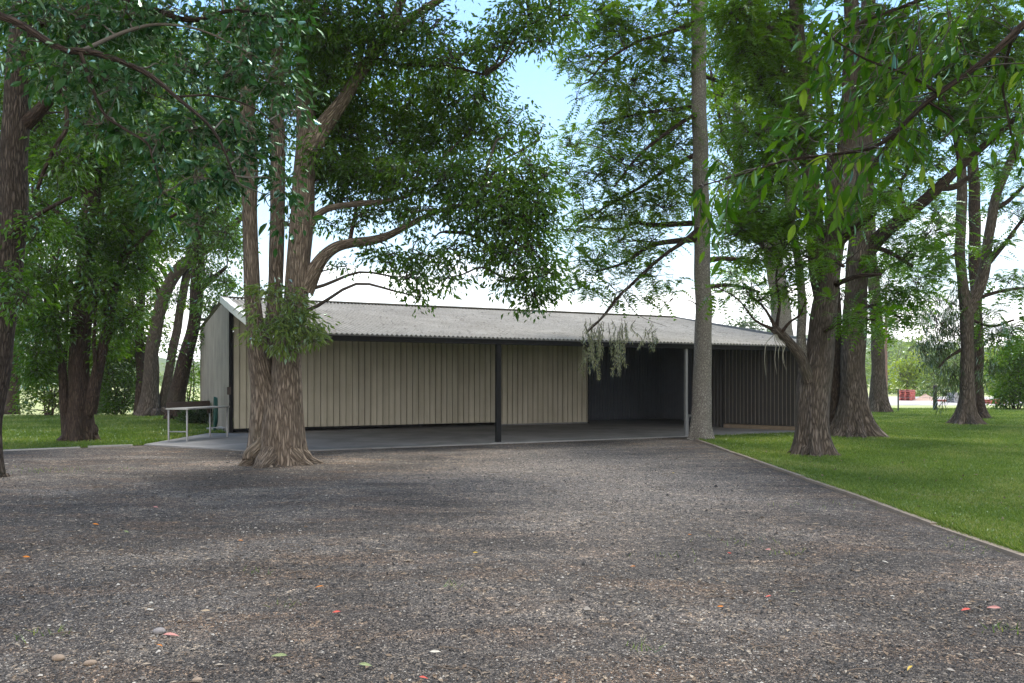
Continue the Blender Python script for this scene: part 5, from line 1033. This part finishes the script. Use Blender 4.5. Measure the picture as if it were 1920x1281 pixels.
def litter():
    poly = [(-24, 3), (4.0, 3), (4.75, 20), (3, 20.5), (-8, 17.9), (-24, 8)]
    P = scatter(poly, 30000, 3.7, 20, 2.0); n = len(P); cl_ = np.sin(P[:, 0]*1.1+2*np.sin(P[:, 1]*.7))+np.sin(P[:, 1]*2.3+P[:, 0]*.6); keep = rng.uniform(-2, 2, n) < cl_+.4; P = P[keep]; n = len(P)
    Q = np.column_stack([P, rng.uniform(.006, .014, n)]); D = rng.normal(size=(n, 3))*np.array([1, 1, .12]); L = np.minimum(rng.lognormal(math.log(.024), .5, n), .06)*np.clip((P[:, 1]/6)**.3, .9, 1.4)
    V, F = leafset(Q, D, L, L*rng.choice([.10, .16, .35, .45], n), .12, .05, unit(rng.normal(size=(n, 3))*.25+np.array([0, 0, 1.])))
    tag(mesh('leaf_litter', V, [(F, 0)], M_LITTER, None, fattr=np.repeat(np.clip(rng.beta(2, 2, n), 0, 1), 2)), 'dry straw, bark chips and leaf litter strewn over the gravel', kind='stuff')
    P = scatter(LAWN_R, 500, 6, 30, 1.6); n = len(P); Q = np.column_stack([P, rng.uniform(.02, .045, n)])
    V, F = leafset(Q, rng.normal(size=(n, 3))*np.array([1, 1, .25]), rng.uniform(.03, .075, n), .028, .15, .1, unit(rng.normal(size=(n, 3))*.35+np.array([0, 0, 1.])))
    tag(mesh('leaf_litter', V, [(F, 0)], M_LITTER, None, fattr=np.repeat(rng.uniform(.05, .6, n), 2)), 'dry leaves scattered on the right lawn', kind='stuff')
    n = 420; u = rng.uniform(UL+.3, UR-.3, n); v = rng.uniform(.1, VR-.2, n)**1.0; Q = np.array([S(a, b_, roof_z(b_)+sag(b_)+.026) for a, b_ in zip(u, v)])
    V, F = leafset(Q, rng.normal(size=(n, 3))*np.array([1, 1, .05])+V3*0, rng.uniform(.05, .12, n), .035, .1, .0, unit(rng.normal(size=(n, 3))*.12+np.array([0, 0, 1.])))
    tag(mesh('leaf_litter', V, [(F, 0)], M_LITTER, None, fattr=np.repeat(rng.uniform(0, .6, n), 2)), 'dead leaves and twigs caught on the iron roof', kind='stuff')
    b = MB()
    for k in range(150):
        q = scatter(poly, 1, 3.9, 14, 1.6)[0]; a = rng.uniform(0, 6.28); l = rng.uniform(.06, .22); d = np.array([math.cos(a), math.sin(a), 0])*l; p = np.array([*q, .012])
        b.tube([p, p+d*.5+np.array([-d[1], d[0], 0])*rng.normal()*.15, p+d], [.003, .0035, .002], 5, sub=2)
    tag(b.build('twig_litter', simple('dead_twig', (.13, .10, .075), .9, var=.4), None), 'thin dead twigs lying on the gravel', kind='stuff')
litter()
def tufts():
    P = []
    for px, py, n, s in ((40,878,30,.5),(85,885,36,.35),(150,882,60,.5),(75,1190,20,.1),(1470,1040,14,.12),(1880,1180,22,.08),(1210,1218,14,.06),(853,1100,12,.06),(1830,1030,26,.15),(1805,1010,20,.12),(1540,950,22,.3),(1400,1020,20,.25),(1260,1045,14,.15),(540,1140,12,.08),(480,1075,12,.08),(560,850,20,.3)):
        c = G(px, py); P.append(np.column_stack([rng.normal(c[0], s, n), rng.normal(c[1], s*.6, n)]))
    P = np.vstack(P); n = len(P); B_ = np.column_stack([P, np.full(n, .002)]); h = rng.uniform(.02, .06, n); le = rng.normal(size=(n, 2))*.03; dx = rng.normal(size=(n, 3))*[1, 1, 0]; dx = unit(dx)*.004
    V = np.stack([B_-dx, B_+dx, B_+np.column_stack([le, h])], 1).reshape(-1, 3)
    tag(mesh('weeds', V, [(np.arange(n*3).reshape(-1, 3), 0)], L_GRASS, None, fattr=rng.uniform(0, 1, n)), 'sparse green weeds sprouting in the gravel', kind='stuff')
tufts()
# individual fallen leaves
LC = {n: simple('fallen_'+n, tuple(.9*q for q in c), .6, var=.25, sc=30) for n, c in dict(orange=(.52, .17, .012), red=(.50, .07, .045), pink=(.46, .20, .17), green=(.20, .24, .10), yellow=(.45, .30, .03), tan=(.38, .29, .19), cream=(.50, .46, .38)).items()}
FALL = [(50,1046,'orange','orange fallen leaf near the left picture edge',.07),(598,1102,'orange','orange fallen leaf beside a thin twig, left of centre',.07),(630,1150,'red','red-orange curled leaf below centre left',.06),(300,1213,'orange','orange fallen leaf just below the pink leaf and grey stone',.06),
 (180,984,'orange','orange leaf on the gravel in front of the leaning trunk',.07),(452,1015,'orange','small orange leaf in front of the big three-stemmed tree',.05),(892,1038,'yellow','ochre curled leaf in the middle of the gravel',.06),(1350,1140,'orange','bright orange leaf lying alone at lower right',.05),
 (1186,1064,'orange','brown-orange leaf right of the middle of the gravel',.05),(1294,1004,'orange','orange leaf above the straw patch on the right',.05),(1440,1120,'red','small red-orange leaf between the lone orange leaf and the lawn edge',.05),(323,1191,'pink','pink narrow leaf beside the grey stone',.10),(292,952,'pink','pink leaf on the dark gravel at left',.09),
 (1368,1039,'red','small bright red leaf above the straw patch',.04),(1440,1032,'pink','pale pink leaf right of the bright red one',.06),(1810,1145,'red','red-brown leaf at lower right below the lawn edge',.08),(1862,1141,'pink','pink leaf at the far lower right',.09),(522,1232,'green','long pale green leaf at the bottom left',.10),(237,998,'green','yellow-green leaf right of the orange leaf at left',.07),
 (686,1249,'green','grey-green narrow leaf at the bottom, left of centre',.08),(1485,1111,'green','dark green leaf right of the straw patch',.05),(1263,888,'yellow','yellow leaf near the shed end of the gravel',.07),(1705,1254,'yellow','ochre leaf at the bottom right',.06),(795,1273,'red','red leaf cut by the bottom edge of the view',.05),(817,1225,'cream','pale grey dry leaf at the bottom centre',.07),(284,1133,'cream','cream leaf, upper of two lying together at left',.05),(283,1146,'cream','cream leaf, lower of two lying together at left',.06),(1660,1055,'cream','pale dry leaf below the lawn edge',.06),(384,1148,'tan','tan dry leaf near the lower left twig',.07)]
for px, py, c, lab, L in FALL:
    p = G(px, py, .012); a = rng.uniform(-.6, .6)+(3.14 if rng.uniform() < .5 else 0); D = np.array([[math.cos(a), math.sin(a), .05]]); n1 = unit(np.array([[rng.normal()*.2, -.45+rng.normal()*.2, 1.]]))
    V, Q, T = bigleafset(np.array([p])+Z3*.012-D*L/2, D, np.array([L*.92]), np.array([L*.30]), n1)
    tag(mesh('fallen_leaf', V, [(Q, 0), (T, 0)], LC[c], None, origin=p), lab, 'leaf', 'fallen leaves on the gravel')
# a few larger stones
for px, py, r, lab in ((299,1187,.034,'smooth grey stone beside the pink leaf'),(110,1237,.030,'brown rounded stone at the bottom left corner'),(170,1246,.026,'tan stone right of the brown rounded stone'),(370,1278,.022,'pinkish pebble at the bottom edge of the view')):
    p = G(px, py); th = np.linspace(0, 2*np.pi, 14, endpoint=False); V, F = [], []
    for i, ph in enumerate(np.linspace(-1.2, 1.45, 7)):
        for a in th: k = 1+.10*math.sin(2*a+px)+.06*math.sin(3*a+i); V.append(p+np.array([r*1.25*math.cos(a)*math.cos(ph)*k, r*math.sin(a)*math.cos(ph)*k, r*.6*math.sin(ph)+r*.35]))
    for i in range(6):
        for j in range(14): F.append([i*14+j, i*14+(j+1) % 14, (i+1)*14+(j+1) % 14, (i+1)*14+j])
    V.append(np.mean(V[-14:], 0)); F2 = [[84+j, 84+(j+1) % 14, 98] for j in range(14)]
    tag(mesh('stone', V, [(F, 0), (F2, 0)], simple('stone', (.22, .20, .19) if 'grey' in lab else (.24, .18, .13), .8, var=.25, sc=40), None, True, origin=p), lab, 'stone', 'larger stones on the gravel')

# ================================================================== HAZE
if HAZE > 0:
    m, nt, out = newmat('haze'); pv = nt.nodes.new('ShaderNodeVolumePrincipled'); pv.inputs['Color'].default_value = (.95, .97, 1, 1); pv.inputs['Density'].default_value = HAZE; pv.inputs['Anisotropy'].default_value = 0.0
    nt.links.new(pv.outputs[0], out.inputs['Volume'])
    b = MB(); b.box([150, 720, 30], [1200, 0, 0], [0, 860, 0], [0, 0, 33]); o = b.build('haze', m); tag(o, 'pale haze', kind='stuff')
